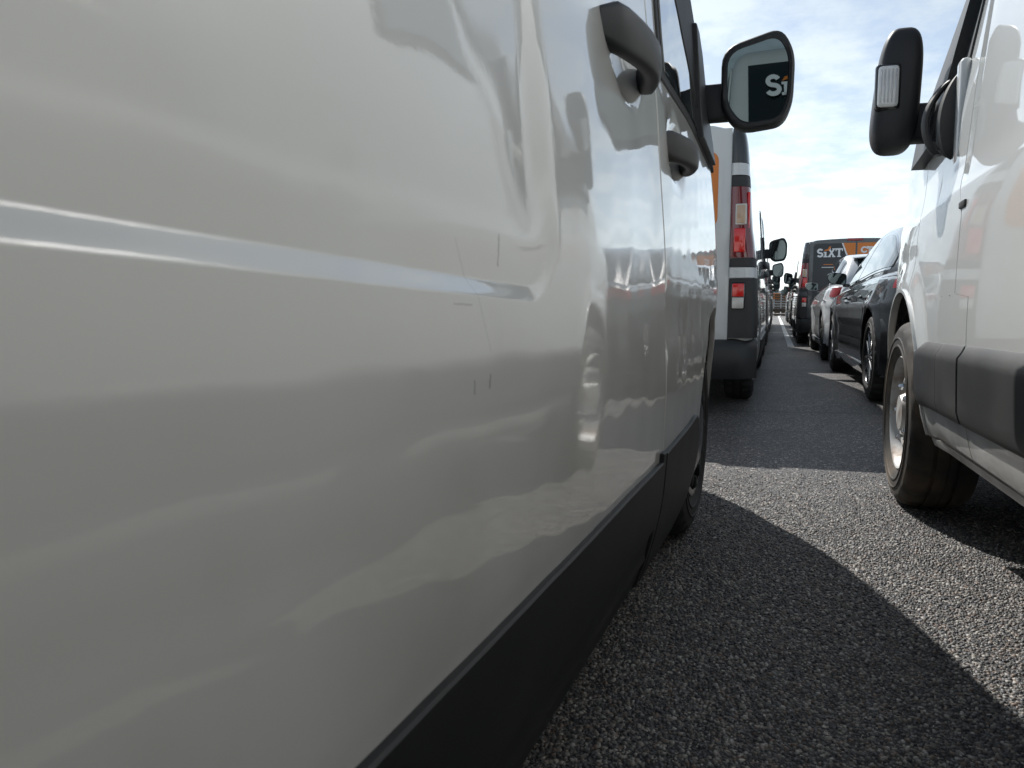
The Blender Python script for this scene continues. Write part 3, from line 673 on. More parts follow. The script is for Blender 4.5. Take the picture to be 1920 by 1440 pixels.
# ================================================================== TALL VAN on the right (left flank seen)
def tall_van(name, loc, yaw, rake):
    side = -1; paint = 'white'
    root = empty(name, loc, yaw, rake)
    wb = 4.04; rear_y = -(wb+0.95)
    Wz = pchip([(0.22, 0.955), (0.30, 0.985), (0.36, 1.005), (0.45, 1.018), (0.7, 1.025), (0.93, 1.020), (1.02, 1.014), (1.10, 1.002), (1.28, 0.992), (1.5, 0.975), (2.0, 0.93), (2.5, 0.88)])
    pl = pchip([(-0.6, 0.0), (-0.1, 0.006), (0.3, 0.02), (0.6, 0.07), (0.8, 0.17), (0.95, 0.40)])
    def W(y, z):
        v = Wz(z) - (pl(y) if y > -0.6 else 0)
        if y > -0.95: v -= 0.10*sstep(1.22, 1.8, z)*sstep(-0.95, -0.1, y)
        # wheel-arch flare
        q = math.hypot(y, z-0.34)
        v += 0.016*sstep(0.58, 0.46, q)*sstep(-0.7, -0.3, -abs(y))
        return v
    ztop = pchip([(rear_y, 2.46), (-3, 2.5), (-1.25, 2.5), (-0.75, 2.38), (-0.4, 2.08), (0.38, 1.40), (0.5, 1.30), (0.8, 1.12), (0.92, 0.95), (0.95, 0.6)])
    sill = 0.315; AR = 0.445; AZ = 0.345
    zb = arch(sill, (0.0, -wb), AR, AZ)
    def S(y, z, off=0.0): return (side*(W(y, z)+off), y, z)
    ys = sorted(set(stations(rear_y, 0.95, 0.16, (0.0, -wb), AR) + [0.8, 0.86, 0.9, 0.93]))
    shell(MB(), ys, W, ztop, zb, 0.0, 0.022, rc=0.2).build('body_shell', paint, root)
    ub = MB(); ub.rbox((0.05, (0.7+rear_y)/2, 0.58), (1.30, 0.7-rear_y, 0.50), 0.02, 1); ub.rbox((0, -wb/2, 0.85), (1.92, wb-2*AR-0.05, 1.0), 0.02, 1); ub.build('underbody', 'under', root)
    g = 0.0035; B = -0.965; F = -0.16
    ztp = lambda y: max(zb(y)+0.03, min(2.22, ztop(y)-0.2))
    wing = patch(MB(), S, stations(F+g, 0.88, 0.03, (0.0,), AR), zb, lambda y: max(zb(y)+0.03, min(1.38, ztop(y)-0.19)), 36, side).build('front_wing', paint, root)
    shf = lambda z: 0.15*sstep(0.742, 0.750, z) + 0.07*sstep(0.95, 1.06, z) - 0.02*sstep(1.06, 1.3, z)
    Sd = lambda y, z: S(y + shf(z)*max(0, (B+0.5-y)/0.5), z)
    Sp = lambda y, z: S(y + shf(z)*max(0, (y-B+0.5)/0.5), z)
    door = patch(MB(), Sd, stations(B+g, F-g, 0.03, (0.0,), AR), lambda y: zb(y), ztp, 150, side).build('front_door', paint, root)
    patch(MB(), Sp, lin(-3.05+g, B-g, 40), zb, ztp, 150, side).build('side_panel', paint, root)
    patch(MB(), S, stations(rear_y+0.05, -3.05-g, 0.08, (-wb,), AR), zb, ztp, 24, side).build('rear_quarter_panel', paint, root)
    for dy in (-0.010,):
        patch(MB(), lambda y, z: Sd(y, z) if False else S(y+shf(z), z, -0.013), [B-0.010, B, B+0.010], lambda y: 0.42, lambda y: 2.2, 120, side, d=0.004).build('door_seal', 'seal', root)
    patch(MB(), lambda y, z: S(y, z, -0.013), [F-0.010, F, F+0.010], lambda y: zb(y)+0.01, lambda y: 1.36, 30, side, d=0.004).build('door_seal', 'seal', root)
    # arch lip
    lip = MB(); path = []
    for k in range(25):
        a = math.pi*(k/24)*1.04-0.02*math.pi; y = AR*math.cos(a); z = AZ+AR*math.sin(a)
        p = Vector(S(y, z)); path.append((p+Vector((-side*0.004, 0, 0)), Vector((1, 0, 0)), Vector((0, math.cos(a), math.sin(a)))))
    lip.sweep(path, [(-0.012, -0.006), (0.010, -0.006), (0.012, 0.0), (0.010, 0.006), (-0.012, 0.006)]); lip.build('arch_lip', paint, root)
    # black liner inside the arch
    ln = MB(); rows = []
    for k in range(17):
        a = math.pi*k/16; rows.append([(side*x, (AR-0.012)*math.cos(a), AZ+(AR-0.012)*math.sin(a)) for x in (0.66, 0.975)])
    ln.grid(rows).build('arch_liner', 'under', root)
    MB().rbox((side*0.93, 0.33, 0.62), (0.10, 0.02, 0.14), 0.006, 2).build('liner_flap', 'trim', root)
    # rub strips
    tb = lambda y: 0.415 + 0.0*y
    tt = lambda y: 0.612
    def bead(z, z0, z1): # rounded top edge
        return 0.020 - 0.018*sstep(z1-0.035, z1, z) - 0.006*sstep(z0+0.03, z0, z)
    So = lambda y, z: S(y, z, bead(z, 0.415, 0.612))
    fz = lambda y: 0.415 + 0.10*sstep(-0.46, -0.425, y)**2*0.4
    fr = pchip([(-0.70, 0.612), (-0.47, 0.612), (-0.44, 0.60), (-0.425, 0.58)])
    patch(MB(), So, lin(-0.70+0.0015, -0.425, 14), fz, fr, 14, side, d=0.03).build('rub_strip', 'trim', root)
    patch(MB(), So, lin(B+0.010, -0.70-0.0015, 8), tb, lambda y: 0.612, 14, side, d=0.03).build('rub_strip', 'trim', root)
    patch(MB(), So, lin(-3.05+0.006, B-0.010, 20), tb, tt, 14, side, d=0.03).build('rub_strip', 'trim', root)
    patch(MB(), So, lin(-wb+AR+0.02, -3.05-0.006, 10), tb, tt, 14, side, d=0.03).build('rub_strip', 'trim', root)
    # sill lip and small jacking groove
    sl_ = MB(); sl_.sweep([((side*(W(y, sill)-0.030), y, sill-0.010), (1, 0, 0), (0, 0, 1)) for y in lin(-wb+AR, -0.46, 20)], [(0.03, -0.020), (-0.016, -0.018), (-0.024, 0.0), (-0.026, 0.008), (0.03, 0.012)])
    sl_.build('sill', 'white_dimmed', root)
    # hinge notch on the door shut line
    MB().rbox((side*(W(B, 0.985)+0.001), B+0.14, 0.985), (0.010, 0.062, 0.020), 0.004, 2).build('door_catch', 'plastic', root)
    # belt swage highlight comes from the section itself; window with seal
    wbz = lambda y: 1.335 - 0.035*sstep(-0.6, 0.0, y)
    wtz = lambda y: max(wbz(y)+0.015, min(2.0, ztop(y)-0.27))
    patch(MB(), lambda y, z: S(y, z, 0.006), lin(B+0.36, -0.02, 24), lambda y: wbz(y)-0.02, lambda y: wtz(y)+0.02, 10, side, d=0.012).build('window_seal', 'seal', door)
    patch(MB(), lambda y, z: S(y, z, 0.0075), lin(B+0.42, -0.12, 22), lambda y: wbz(y)+0.02, lambda y: max(wbz(y)+0.03, wtz(y)-0.02), 10, side, d=0.004).build('window', 'glass', door)
    patch(MB(), lambda y, z: S(y, z, 0.010), lin(-0.95, 0.05, 20), lambda y: max(wbz(y)-0.01, ztop(y)-0.42), lambda y: max(wbz(y)+0.012, ztop(y)-0.20), 6, side, d=0.02).build('pillar_seal', 'seal', door)
    patch(MB(), lambda y, z: S(y, z, 0.005), lin(-1.30, -0.80, 12), lambda y: 1.535, lambda y: 2.02, 8, side, d=0.012).build('side_window_seal', 'seal', root)
    patch(MB(), lambda y, z: S(y, z, 0.009), lin(-1.275, -0.825, 12), lambda y: 1.56, lambda y: 1.995, 8, side, d=0.010).build('side_window', 'glass', root)
    # grip handle: tall loop
    hd = MB(); rows = []
    n = 20; hy = -0.55
    for k in range(n):
        t = k/(n-1); z = 1.155 + 0.255*t
        o_ = 0.052*math.sin(math.pi*min(1, max(0, t)))**0.45
        p = Vector(S(hy, z)); wv = 0.030*(0.45+0.55*math.sin(math.pi*t)**0.6)
        rows.append([(p.x+side*(o_*0.2-0.004), hy-wv, z), (p.x+side*(o_*0.9), hy-wv*0.9, z), (p.x+side*o_, hy-wv*0.4, z), (p.x+side*o_, hy+wv*0.5, z), (p.x+side*o_*0.8, hy+wv, z), (p.x-side*0.004, hy+wv*1.1, z)])
    hd.grid(rows); hd.build('handle_surround', 'plastic', door)
    gp = MB(); pth = []
    for k in range(n):
        t = k/(n-1); z = 1.175+0.215*t; o_ = 0.030+0.045*math.sin(math.pi*t)**0.7
        p = Vector(S(hy, z)); pth.append((Vector((p.x+side*o_, hy+0.038, z)), Vector((1, 0, 0)), Vector((0, 1, 0))))
    gp.sweep(pth, [(0.012*math.cos(2*math.pi*q/10), 0.019*math.sin(2*math.pi*q/10)) for q in range(10)]); gp.build('handle_grip', 'plastic', door)
    MB().rbox((side*(W(hy, 1.28)-0.004), hy-0.05, 1.275), (0.03, 0.06, 0.30), 0.014, 3).build('handle_cup', paint, door)
    # folded mirror
    mr = empty('door_mirror', (side*1.132, -0.30, 1.225)); mr.parent = root
    hs = MB(); rows = []
    H_ = 0.40
    for k in range(34):
        t = 0.5-0.5*math.cos(math.pi*k/33); z = H_*t
        prof = max(0.0, 1-abs(2*t-1)**4.2)**0.36
        a = 0.074*(0.06+0.94*prof)*(1.0-0.16*t); b = 0.060*(0.10+0.90*prof)
        sh = 0.025*t
        rows.append([(sh+a*math.copysign(abs(math.cos(q))**0.5, math.cos(q)), b*math.copysign(abs(math.sin(q))**0.5, math.sin(q)), z) for q in [2*math.pi*i/28 for i in range(28)]])
    hs.grid(rows, close_v=True); hs.poly(rows[0]); hs.poly(rows[-1], True); hs.build('housing', 'plastic', mr, ang=50)
    rpz = MB().rbox((-0.022, -0.052, 0.205), (0.078, 0.030, 0.150), 0.014, 3); rp_ = rpz.build('repeater_housing', 'gloss_black', mr)
    MB().rbox((-0.022, -0.060, 0.205), (0.064, 0.026, 0.132), 0.012, 3).build('repeater_lens', 'repeater', mr)
    for k in range(5):
        MB().rbox((-0.044+0.011*k, -0.0735, 0.205), (0.0035, 0.003, 0.105), 0.001, 1).build('lens_rib', 'alloy', rp_)
    ar = MB(); ar.rbox((0.11, 0.02, 0.10), (0.14, 0.05, 0.13), 0.02, 3); ar.build('mirror_arm', 'plastic', mr)
    sail = MB()
    pts = [(-0.42, 1.235), (-0.05, 1.215), (-0.05, 1.33), (-0.22, 1.55), (-0.40, 1.78), (-0.45, 1.72), (-0.46, 1.5)]
    a = [(side*(W(y, z)+0.040), y, z) for y, z in pts]; b = [(side*(W(y, z)-0.01), y, z) for y, z in pts]
    sail.poly(a); sail.grid([a, b], close_v=True); sail.build('mirror_sail', 'plastic', door, ang=20)
    ws = MB(); rows = []
    for y in lin(-0.65, 0.33, 10): rows.append([(x, y, ztop(y)-0.02*(x/0.8)**2+0.006) for x in lin(-0.74, 0.74, 9)])
    ws.grid(rows).build('windscreen', 'glass', root)
    drop = math.tan(rake)*wb   # rear rides higher; the axle hangs lower in body space
    for yy, dz in ((0.0, 0.0), (-wb, drop)):
        wheel(root, side*1.030, yy, 0.342, 0.225, side, 0.342+dz-0.004, 'steel', 'rubber_dusty', 40, True); wheel(root, -side*1.005, yy, 0.342, 0.225, -side, 0.342+dz-0.004, 'steel', 'rubber_dusty', 40)
    bm_ = MB(); rows = []
    for (dy, z) in ((0.0, 0.24), (0.05, 0.30), (0.06, 0.5), (0.04, 0.62), (-0.05, 0.66)):
        rows.append([(x, 0.93+dy-0.42*max(0, (abs(x)-0.55)/0.45)**2, z) for x in lin(-0.98, 0.98, 21)])
    bm_.grid(rows).build('front_bumper', 'trim', root)
    return root

# ================================================================== passenger car (left flank and tail seen)
def car(name, loc, yaw, paint, P, rimstyle='alloy'):
    side = -1
    root = empty(name, loc, yaw)
    wb = P['wb']; fo = P['fo']; ro = P['ro']; rear_y = -(wb+ro); hw = P['hw']
    Wz = pchip([(0.15, hw-0.06), (0.24, hw-0.03), (0.4, hw-0.006), (0.6, hw), (0.75, hw-0.004), (0.88, hw-0.028), (0.98, hw-0.065), (1.1, hw-0.10)])
    pf = pchip([(-0.3, 0.0), (0.3, 0.02), (0.55, 0.07), (0.72, 0.16), (fo, 0.34)])
    pr_ = pchip([(0, 0.26), (0.10, 0.13), (0.25, 0.055), (0.5, 0.015), (0.8, 0.0)])
    def W(y, z):
        v = Wz(z)
        if y > -0.3: v -= pf(y)
        q = y-rear_y
        if q < 0.8: v -= pr_(q)
        return v
    zs = pchip(P['shoulder']); ztop = lambda y: zs(y)+0.035
    AR = P['AR']; AZ = P['r']; zb = arch(0.215, (0, -wb), AR, AZ)
    crease = lambda y, z: 0.010*math.exp(-((z-(0.72+0.02*(y/-wb)))/0.035)**2) - 0.016*math.exp(-((z-0.50)/0.10)**2)*sstep(-wb+0.2, -wb+0.6, y)*sstep(-0.2, -0.6, y)
    def flare(y, z):
        v = 0
        for c in (0, -wb):
            q = math.hypot(y-c, z-AZ); v += 0.018*sstep(AR+0.16, AR+0.02, q)
        return v
    def S(y, z, off=0.0): return (side*(W(y, z)+crease(y, z)+flare(y, z)+off), y, z)
    ys = sorted(set(stations(rear_y, fo, 0.12, (0, -wb), AR) + [rear_y+0.03, rear_y+0.07, rear_y+0.12, rear_y+0.2, fo-0.04, fo-0.1]))
    shell(MB(), ys, W, ztop, zb, 0.0, 0.012, rc=0.09, crown=0.03).build('body_shell', paint, root)
    ub = MB(); ub.rbox((0, (fo+rear_y)/2, 0.42), (1.22, fo-rear_y-0.4, 0.42), 0.02, 1); ub.rbox((0, -wb/2, 0.5), (hw*2-0.14, wb-2*AR-0.06, 0.6), 0.02, 1); ub.build('underbody', 'under', root)
    zt_ = lambda y: max(zb(y)+0.03, ztop(y)-0.085)
    g = 0.003
    cuts = P['cuts']  # rear door rear edge, b-pillar, front door front edge
    segs = [('rear_wing', rear_y+0.06, cuts[0]), ('rear_door', cuts[0], cuts[1]), ('front_door', cuts[1], cuts[2]), ('front_wing', cuts[2], fo-0.12)]
    doors = {}
    for nm, a, b in segs:
        doors[nm] = patch(MB(), S, stations(a+g, b-g, 0.04, (0, -wb), AR), zb, zt_, 26, side, d=0.010).build(nm, paint, root)
    for nm in ('rear_door', 'front_door'):
        b = {'rear_door': cuts[0], 'front_door': cuts[1]}[nm]
        MB().rbox((side*(W(b+0.14, 0.80)+0.018), b+0.14, 0.805), (0.022, 0.17, 0.026), 0.010, 3).build('door_handle', paint, doors[nm])
    # side skirt
    patch(MB(), lambda y, z: S(y, z, 0.012), lin(-wb+AR+0.02, -AR-0.02, 14), lambda y: 0.165, lambda y: 0.255, 5, side, d=0.03).build('side_skirt', P.get('skirt', paint), root)
    # cabin
    zr = pchip(P['roof']); c0, c1 = P['roof'][0][0], P['roof'][-1][0]
    wr = lambda y: 0.30 + (hw-0.30-0.33)*1.0
    def cab(y, z):
        zb_ = zs(y)+0.0; t = max(0, min(1.3, (z-zb_)/max(0.12, 0.46)))
        v = (hw-0.075) - 0.20*t - 0.03*t*t
        q = y-c0; v -= 0.10*(1-sstep(0, 0.7, q)) ; v -= 0.05*(1-sstep(0, 0.6, c1-y))
        return v
    rows = []
    for y in sorted(set(lin(c0, c1, 30))):
        z1 = zr(y); z0 = min(zs(y)-0.03, z1-0.02); zc = max(z0+0.01, z1-0.07)
        h = [(cab(y, z0+(zc-z0)*j/6), z0+(zc-z0)*j/6) for j in range(7)]
        wc = h[-1][0]
        for j in range(1, 5):
            a = j/4*math.pi/2; h.append((wc-0.10+0.10*math.cos(a), zc+(z1-0.018-zc)*math.sin(a)))
        for j in range(1, 5): t = 1-j/5; h.append(((wc-0.10)*t, z1-0.018*t*t))
        rows.append([(x, y, z) for x, z in h] + [(0, y, z1)] + [(-x, y, z) for x, z in h[::-1]])
    cm = MB().grid(rows); cm.poly(rows[0]); cm.poly(rows[-1], True); roof = cm.build('roof', paint, root)
    G = lambda off: (lambda y, z: (side*(cab(y, z)+off), y, z))
    wz0 = lambda y: zs(y)+0.035; wz1 = lambda y: max(wz0(y)+0.01, zr(y)-0.085)
    a, b = P['win']
    patch(MB(), G(0.003), lin(a, b, 40), lambda y: wz0(y)-0.022, lambda y: wz1(y)+0.018, 6, side, d=0.01).build('window_trim', P.get('wtrim', 'gloss_black'), root)
    mids = [a+0.035] + P['pillars'] + [b-0.045]
    for k in range(len(mids)-1):
        patch(MB(), G(0.007), lin(mids[k]+0.018, mids[k+1]-0.018, 16), wz0, wz1, 6, side, d=0.006).build('side_window', 'carglass', root)
    # screens
    for nm, (ya, yb_) in (('rear_window', P['rearwin']), ('windscreen', P['screen'])):
        r_ = [[(x, y, zr(y)-0.018*(x/0.6)**2+0.005) for x in lin(-0.52, 0.52, 9)] for y in lin(ya, yb_, 8)]
        MB().grid(r_).build(nm, 'carglass', root)
    if P.get('spoiler'):
        y0 = P['spoiler']; sp = MB(); rows = []
        for (dy, dz) in ((0.12, 0.012), (0.0, 0.014), (-0.06, 0.0), (-0.06, -0.014), (0.0, -0.03), (0.12, -0.03)):
            rows.append([(x, y0+dy+0.05*(x/0.55)**2, zr(y0+0.12)+dz-0.03*(x/0.55)**2) for x in lin(-0.56, 0.56, 11)])
        sp.grid(rows, close_u=True).build('roof_spoiler', P.get('spoilmat', paint), root)
    # tail lamps wrapping the corner, bumper, plate recess
    tl = P['tail']
    for s_ in (side, -side):
        m_ = MB(); rows = []
        for k in range(12):
            t = k/11
            if t < 0.6: y = rear_y+tl[2]*(1-t/0.6); f = lambda z: W(max(y, rear_y+0.02), z)+0.008
            z0, z1 = tl[0]+0.03*(1-t), tl[1]-0.02*(1-t)*tl[3]
            rw = []
            for j in range(5):
                z = z0+(z1-z0)*j/4
                if t < 0.6: rw.append((s_*(W(y, z)+crease(y, z)*0+0.012), y, z))
                else: rw.append((s_*(W(rear_y, z)+0.004-(t-0.6)*0.55), rear_y-0.010-0.03*(t-0.6), z))
            rows.append(rw)
        m_.grid(rows); m_.build('tail_lamp', 'red_lens', root)
    bm_ = MB(); rows = []
    for (dy, z) in ((0.25, 0.20), (0.0, 0.24), (-0.045, 0.34), (-0.05, 0.52), (-0.03, 0.60), (0.02, 0.64)):
        rows.append([(x, rear_y+dy+0.5*max(0, (abs(x)-hw+0.35)/0.35)**2*0.9, z) for x in lin(-hw+0.012, hw-0.012, 25)])
    bm_.grid(rows).build('rear_bumper', paint, root)
    MB().rbox((0, rear_y-0.012, 0.78), (0.50, 0.01, 0.11), 0.006, 2).build('number_plate', 'vinyl_white', root)
    # mirror
    mr = empty('door_mirror', (side*(cab(P['mir'], 1.0)+0.05), P['mir'], zs(P['mir'])+0.035)); mr.parent = root
    base = rounded([(side*x, z) for x, z in ((0.0, 0.0), (0.155, 0.012), (0.195, 0.07), (0.19, 0.115), (0.12, 0.135), (0.0, 0.118))], 0.03)
    cx_ = side*0.1; cz_ = 0.065
    ring = lambda q, yy: [(cx_+(p[0]-cx_)*q, yy, cz_+(p[1]-cz_)*q) for p in base]
    hs = MB(); rr_ = [ring(0.86, 0.004), ring(0.97, -0.004), ring(1.0, 0.01), ring(0.97, 0.05), ring(0.8, 0.09), ring(0.4, 0.11)]
    hs.grid(rr_, close_v=True); hs.poly(rr_[-1]); hs.build('housing', P.get('mirmat', paint), mr, ang=50)
    MB().poly(ring(0.88, 0.0)).build('mirror_glass', 'mirror', mr)
    MB().rbox((-side*0.02, 0.05, 0.0), (0.10, 0.05, 0.035), 0.01, 2).build('mirror_arm', 'gloss_black', mr)
    for yy in (0, -wb):
        wheel(root, side*(hw-0.005), yy, P['r'], 0.225, side, P['r']-0.003, rimstyle, 'rubber', 60, True); wheel(root, -side*(hw-0.005), yy, P['r'], 0.225, -side, P['r']-0.003, rimstyle, 'rubber')
    return root

# ================================================================== GROUND
g = MB(); g.poly([(-600, -600, 0), (600, -600, 0), (600, 900, 0), (-600, 900, 0)])
go = g.build('ground', 'asphalt', smooth=False); tag(go, 'dark asphalt of the parking lot with pale stone chips', 'ground', kind='structure')
def stone_chips():
    import numpy as np
    rng = np.random.default_rng(5)
    sp = 0.0088; X0, X1, Y0, Y1 = -0.42, 1.05, 0.62, 3.6
    gx, gy = np.meshgrid(np.arange(X0, X1, sp), np.arange(Y0, Y1, sp)); P = np.stack([gx.ravel(), gy.ravel()], 1)
    P += rng.uniform(-0.46, 0.46, P.shape)*sp
    keep = rng.random(len(P)) < np.clip((3.7-P[:, 1])/1.3, 0, 1)*0.97
    P = P[keep]; n = len(P); K = 6
    r = rng.uniform(0.0026, 0.0062, n)*np.where(rng.random(n) < 0.12, 1.35, 1.0)
    ang = (np.arange(K)*2*np.pi/K)[None, :] + rng.uniform(0, 6.28, n)[:, None] + rng.uniform(-0.35, 0.35, (n, K))
    rad = r[:, None]*rng.uniform(0.72, 1.15, (n, K)); el = rng.uniform(0.65, 1.0, n)[:, None]; th = rng.uniform(0, np.pi, n)
    ux = np.cos(ang)*rad; uy = np.sin(ang)*rad*el
    c, s_ = np.cos(th)[:, None], np.sin(th)[:, None]; qx = ux*c-uy*s_; qy = ux*s_+uy*c
    h = rng.uniform(0.0008, 0.0032, n)[:, None]; tx = rng.normal(0, 0.22, n)[:, None]; ty = rng.normal(0, 0.22, n)[:, None]
    base = np.stack([P[:, :1]+qx, P[:, 1:]+qy, np.full_like(qx, -0.001)], 2)
    k = rng.uniform(0.62, 0.86, n)[:, None]
    top = np.stack([P[:, :1]+qx*k, P[:, 1:]+qy*k, np.maximum(0.0004, h + qx*k*tx + qy*k*ty)], 2)
    V = np.concatenate([base, top], 1).reshape(-1, 3)
    o = (np.arange(n)*2*K)[:, None]; j = np.arange(K); jn = (j+1) % K
    quads = np.stack([o+j, o+jn, o+K+jn, o+K+j], 2).reshape(-1, 4); tops = (o+K+j).reshape(-1, K)
    me = bpy.data.meshes.new('stone_chips'); nl = quads.size+tops.size; nf = len(quads)+len(tops)
    me.vertices.add(len(V)); me.vertices.foreach_set('co', V.astype('f4').ravel())
    me.loops.add(nl); me.loops.foreach_set('vertex_index', np.concatenate([quads.ravel(), tops.ravel()]).astype('i4'))
    me.polygons.add(nf); st = np.concatenate([np.arange(len(quads))*4, quads.size+np.arange(len(tops))*K]).astype('i4')
    me.polygons.foreach_set('loop_start', st)
    me.update(calc_edges=True); me.validate()
    m = mat('stone_chip', (0.1, 0.1, 0.1), 0.5); t = m.node_tree; b = t.nodes['Principled BSDF']
    g_ = t.nodes.new('ShaderNodeNewGeometry'); r_ = t.nodes.new('ShaderNodeValToRGB'); e = r_.color_ramp.elements
    e[0].position = 0.0; e[0].color = (0.025, 0.025, 0.028, 1); e[1].position = 1.0; e[1].color = (0.36, 0.345, 0.32, 1)
    for p, cc in ((0.2, (0.05, 0.05, 0.055)), (0.45, (0.10, 0.10, 0.102)), (0.58, (0.15, 0.142, 0.128)), (0.72, (0.15, 0.105, 0.08)), (0.85, (0.225, 0.21, 0.185))):
        x = e.new(p); x.color = (*cc, 1)
    t.links.new(g_.outputs['Random Per Island'], r_.inputs[0]); t.links.new(r_.outputs[0], b.inputs['Base Color'])
    bump(m, 600, 0.5, 0.0008)
    me.materials.append(m); ob = bpy.data.objects.new('stone_chips', me); col.objects.link(ob)
    tag(ob, 'loose looking pale stone chips set in the asphalt of the near aisle', 'stone chips', kind='stuff'); return ob
stone_chips()
def line(name, pts, label):
    o = MB().poly([(x, y, 0.004) for x, y in pts]).build(name, 'paint_line', smooth=False); tag(o, label, 'road marking', kind='structure'); return o
line('painted_bay_line', [(0.25, 14.6), (0.36, 14.6), (0.36, 58), (0.25, 58)], 'long white line painted between the two columns of vehicles')
for k, yy in enumerate((22.2, 30.0, 47.0)):
    for x0, x1, nm in ((-0.15, 0.246, 'stub on the left of the long line'), (0.364, 0.95, 'stub on the right of the long line')):
        line('painted_bay_mark', [(x0, yy), (x1, yy), (x1, yy+0.12), (x0, yy+0.12)], 'white painted cross %s, the %s one' % (nm, ('nearest', 'middle', 'farthest')[k]))

# ================================================================== LEFT COLUMN
yaw1 = R(-2.1); ca, sa = math.cos(yaw1), math.sin(yaw1)
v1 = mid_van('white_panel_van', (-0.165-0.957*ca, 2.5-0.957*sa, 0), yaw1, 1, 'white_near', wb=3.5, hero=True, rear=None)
tag(v1, 'white panel van filling the left foreground, its flank full of reflections', 'van', 'white vans of the left column')
ry = 5.33
names = ['white panel van with orange rear window right ahead of the foreground van', 'second white van ahead of the foreground van, mostly its dark mirror showing', 'third white van ahead of the foreground van in the left column', 'fourth white van ahead of the foreground van in the left column', 'fifth white van ahead, farthest of the left column']
for k in range(5):
    x_ = -0.085-0.957 + (0.0, 0.02, 0.0, 0.03, 0.03)[k]
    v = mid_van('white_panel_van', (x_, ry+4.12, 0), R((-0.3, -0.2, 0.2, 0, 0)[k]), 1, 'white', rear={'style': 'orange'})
    tag(v, names[k], 'van', 'white vans of the left column'); ry += 5.32 if k == 0 else 5.6

# ================================================================== RIGHT COLUMN
d1 = tall_van('tall_white_van', (1.475, 3.16, 0.0), R(0.5), R(-1.2))
tag(d1, 'tall white van at the right edge with folded black mirror and grey rub strips', 'van')
BM = dict(wb=2.85, fo=0.80, ro=0.86, hw=0.915, r=0.335, AR=0.385, shoulder=[(-3.71, 0.80), (-3.6, 0.93), (-3.3, 0.99), (-2.6, 0.985), (-1.5, 0.945), (-0.4, 0.90), (0.2, 0.84), (0.55, 0.72), (0.80, 0.52)],
          cuts=(-2.45, -1.42, -0.42), roof=[(-3.55, 0.96), (-3.2, 1.13), (-2.75, 1.31), (-2.2, 1.41), (-1.6, 1.445), (-1.15, 1.425), (-0.75, 1.26), (-0.3, 1.00), (-0.1, 0.90)], win=(-3.05, -0.42), pillars=[-3.05, -1.40],
          rearwin=(-3.45, -2.75), screen=(-1.0, -0.25), tail=(0.83, 0.94, 0.28, 1.0), mir=-0.62, mirmat='gloss_black')
bm1 = car('black_car', (1.535, 9.42, 0), R(1.6), 'black_car', BM)
tag(bm1, 'glossy black car with dark alloy wheels in front of the tall white van', 'car')
MC = dict(wb=2.70, fo=0.85, ro=0.74, hw=0.895, r=0.32, AR=0.37, shoulder=[(-3.44, 0.82), (-3.35, 0.95), (-3.0, 1.00), (-1.5, 0.97), (-0.4, 0.93), (0.2, 0.86), (0.6, 0.74), (0.85, 0.52)],
          cuts=(-3.05, -1.35, -0.35), roof=[(-3.40, 0.98), (-3.25, 1.18), (-3.0, 1.37), (-2.4, 1.44), (-1.6, 1.455), (-1.1, 1.43), (-0.7, 1.26), (-0.25, 1.00), (-0.05, 0.92)], win=(-3.05, -0.4), pillars=[-2.3, -1.35],
          rearwin=(-3.36, -3.06), screen=(-0.95, -0.2), tail=(0.82, 0.98, 0.30, 1.0), mir=-0.55, spoiler=-3.12, spoilmat='gloss_black', mirmat='silver_car')
mc1 = car('white_car', (1.49, 13.95, 0), R(0.3), 'silver_car', MC, 'hubcap')
tag(mc1, 'white hatchback with red tail lamp between the black car and the dark van', 'car')
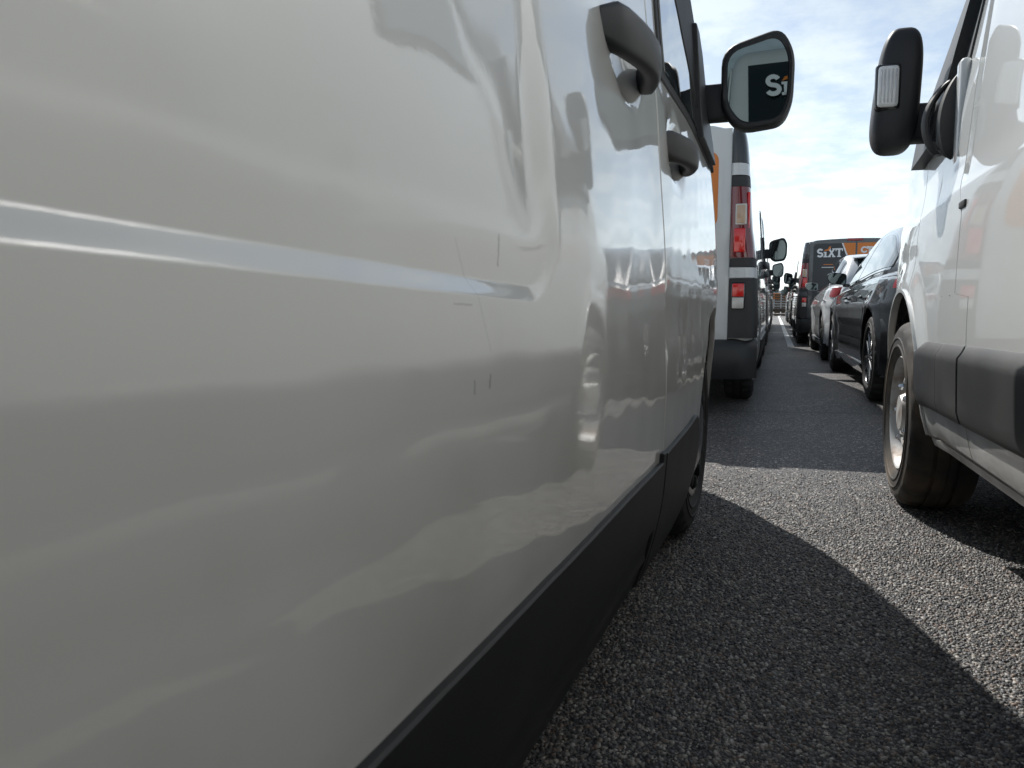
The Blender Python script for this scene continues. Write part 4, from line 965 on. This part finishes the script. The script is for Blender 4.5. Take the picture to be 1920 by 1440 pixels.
dv = mid_van('dark_panel_van', (0.385+0.957, 15.1+4.12, 0), R(0.0), -1, 'dark_van', rear={'style': 'advert'})
tag(dv, 'dark grey van with white lettering and orange advert on its rear doors', 'van')
for k, (x_, y_) in enumerate(((0.60, 21.6), (0.52, 28.2), (0.48, 34.5))):
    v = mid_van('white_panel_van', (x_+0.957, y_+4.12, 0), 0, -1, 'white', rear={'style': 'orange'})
    tag(v, ('white van just beyond the dark grey van', 'second white van beyond the dark grey van', 'third white van beyond the dark grey van')[k], 'van', 'white vans of the right column')

# van parked behind the tall one; the foreground van's door mirror shows its windscreen
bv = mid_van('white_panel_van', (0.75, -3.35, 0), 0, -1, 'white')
tag(bv, 'white van whose windscreen lettering shows in the foreground door mirror', 'van')
zs_ = lambda z: (-0.45 + (1.80-z)/(1.80-1.46)*0.50)
lw = MB()
for p in logo_mesh():
    f3 = lambda q: (-0.54+q[0]*0.20, zs_(1.45+q[1]*0.20)+0.012, 1.45+q[1]*0.20+0.016)
    if p[0] == 'strip': lw.grid([[f3(q) for q in p[1]], [f3(q) for q in p[2]]])
    else: lw.poly([f3(q) for q in p[1]])
lw.build('windscreen_lettering', 'vinyl_white', bv, smooth=False)
MB().poly([f3(q) for q in [(0.72, 0.66), (0.86, 0.86), (1.10, 0.90), (1.30, 1.20), (1.50, 1.24), (1.44, 1.02), (1.22, 0.72), (0.95, 0.72)]]).build('windscreen_flag', 'orange', bv, smooth=False)

# far end: stack of wooden pallets
fv = mid_van('white_panel_van', (0.55, 70, 0), 0, -1, 'white', rear={'style': 'orange'})
tag(fv, 'white van standing across the far end of the aisle behind the pallets', 'van')
pr = empty('pallet_stack', (0.2, 60, 0)); tag(pr, 'brown stack of wooden pallets at the far end of the aisle', 'pallets')
for lv in range(9):
    for k in range(5):
        MB().rbox(((k-2)*0.26*1.9, 0, 0.18*lv+0.05), (0.22*1.9, 1.0, 0.10), 0.005, 1).build('plank', 'wood', pr)
    MB().rbox((0, 0, 0.18*lv+0.125), (2.4, 0.9, 0.03), 0.004, 1).build('plank', 'wood', pr)
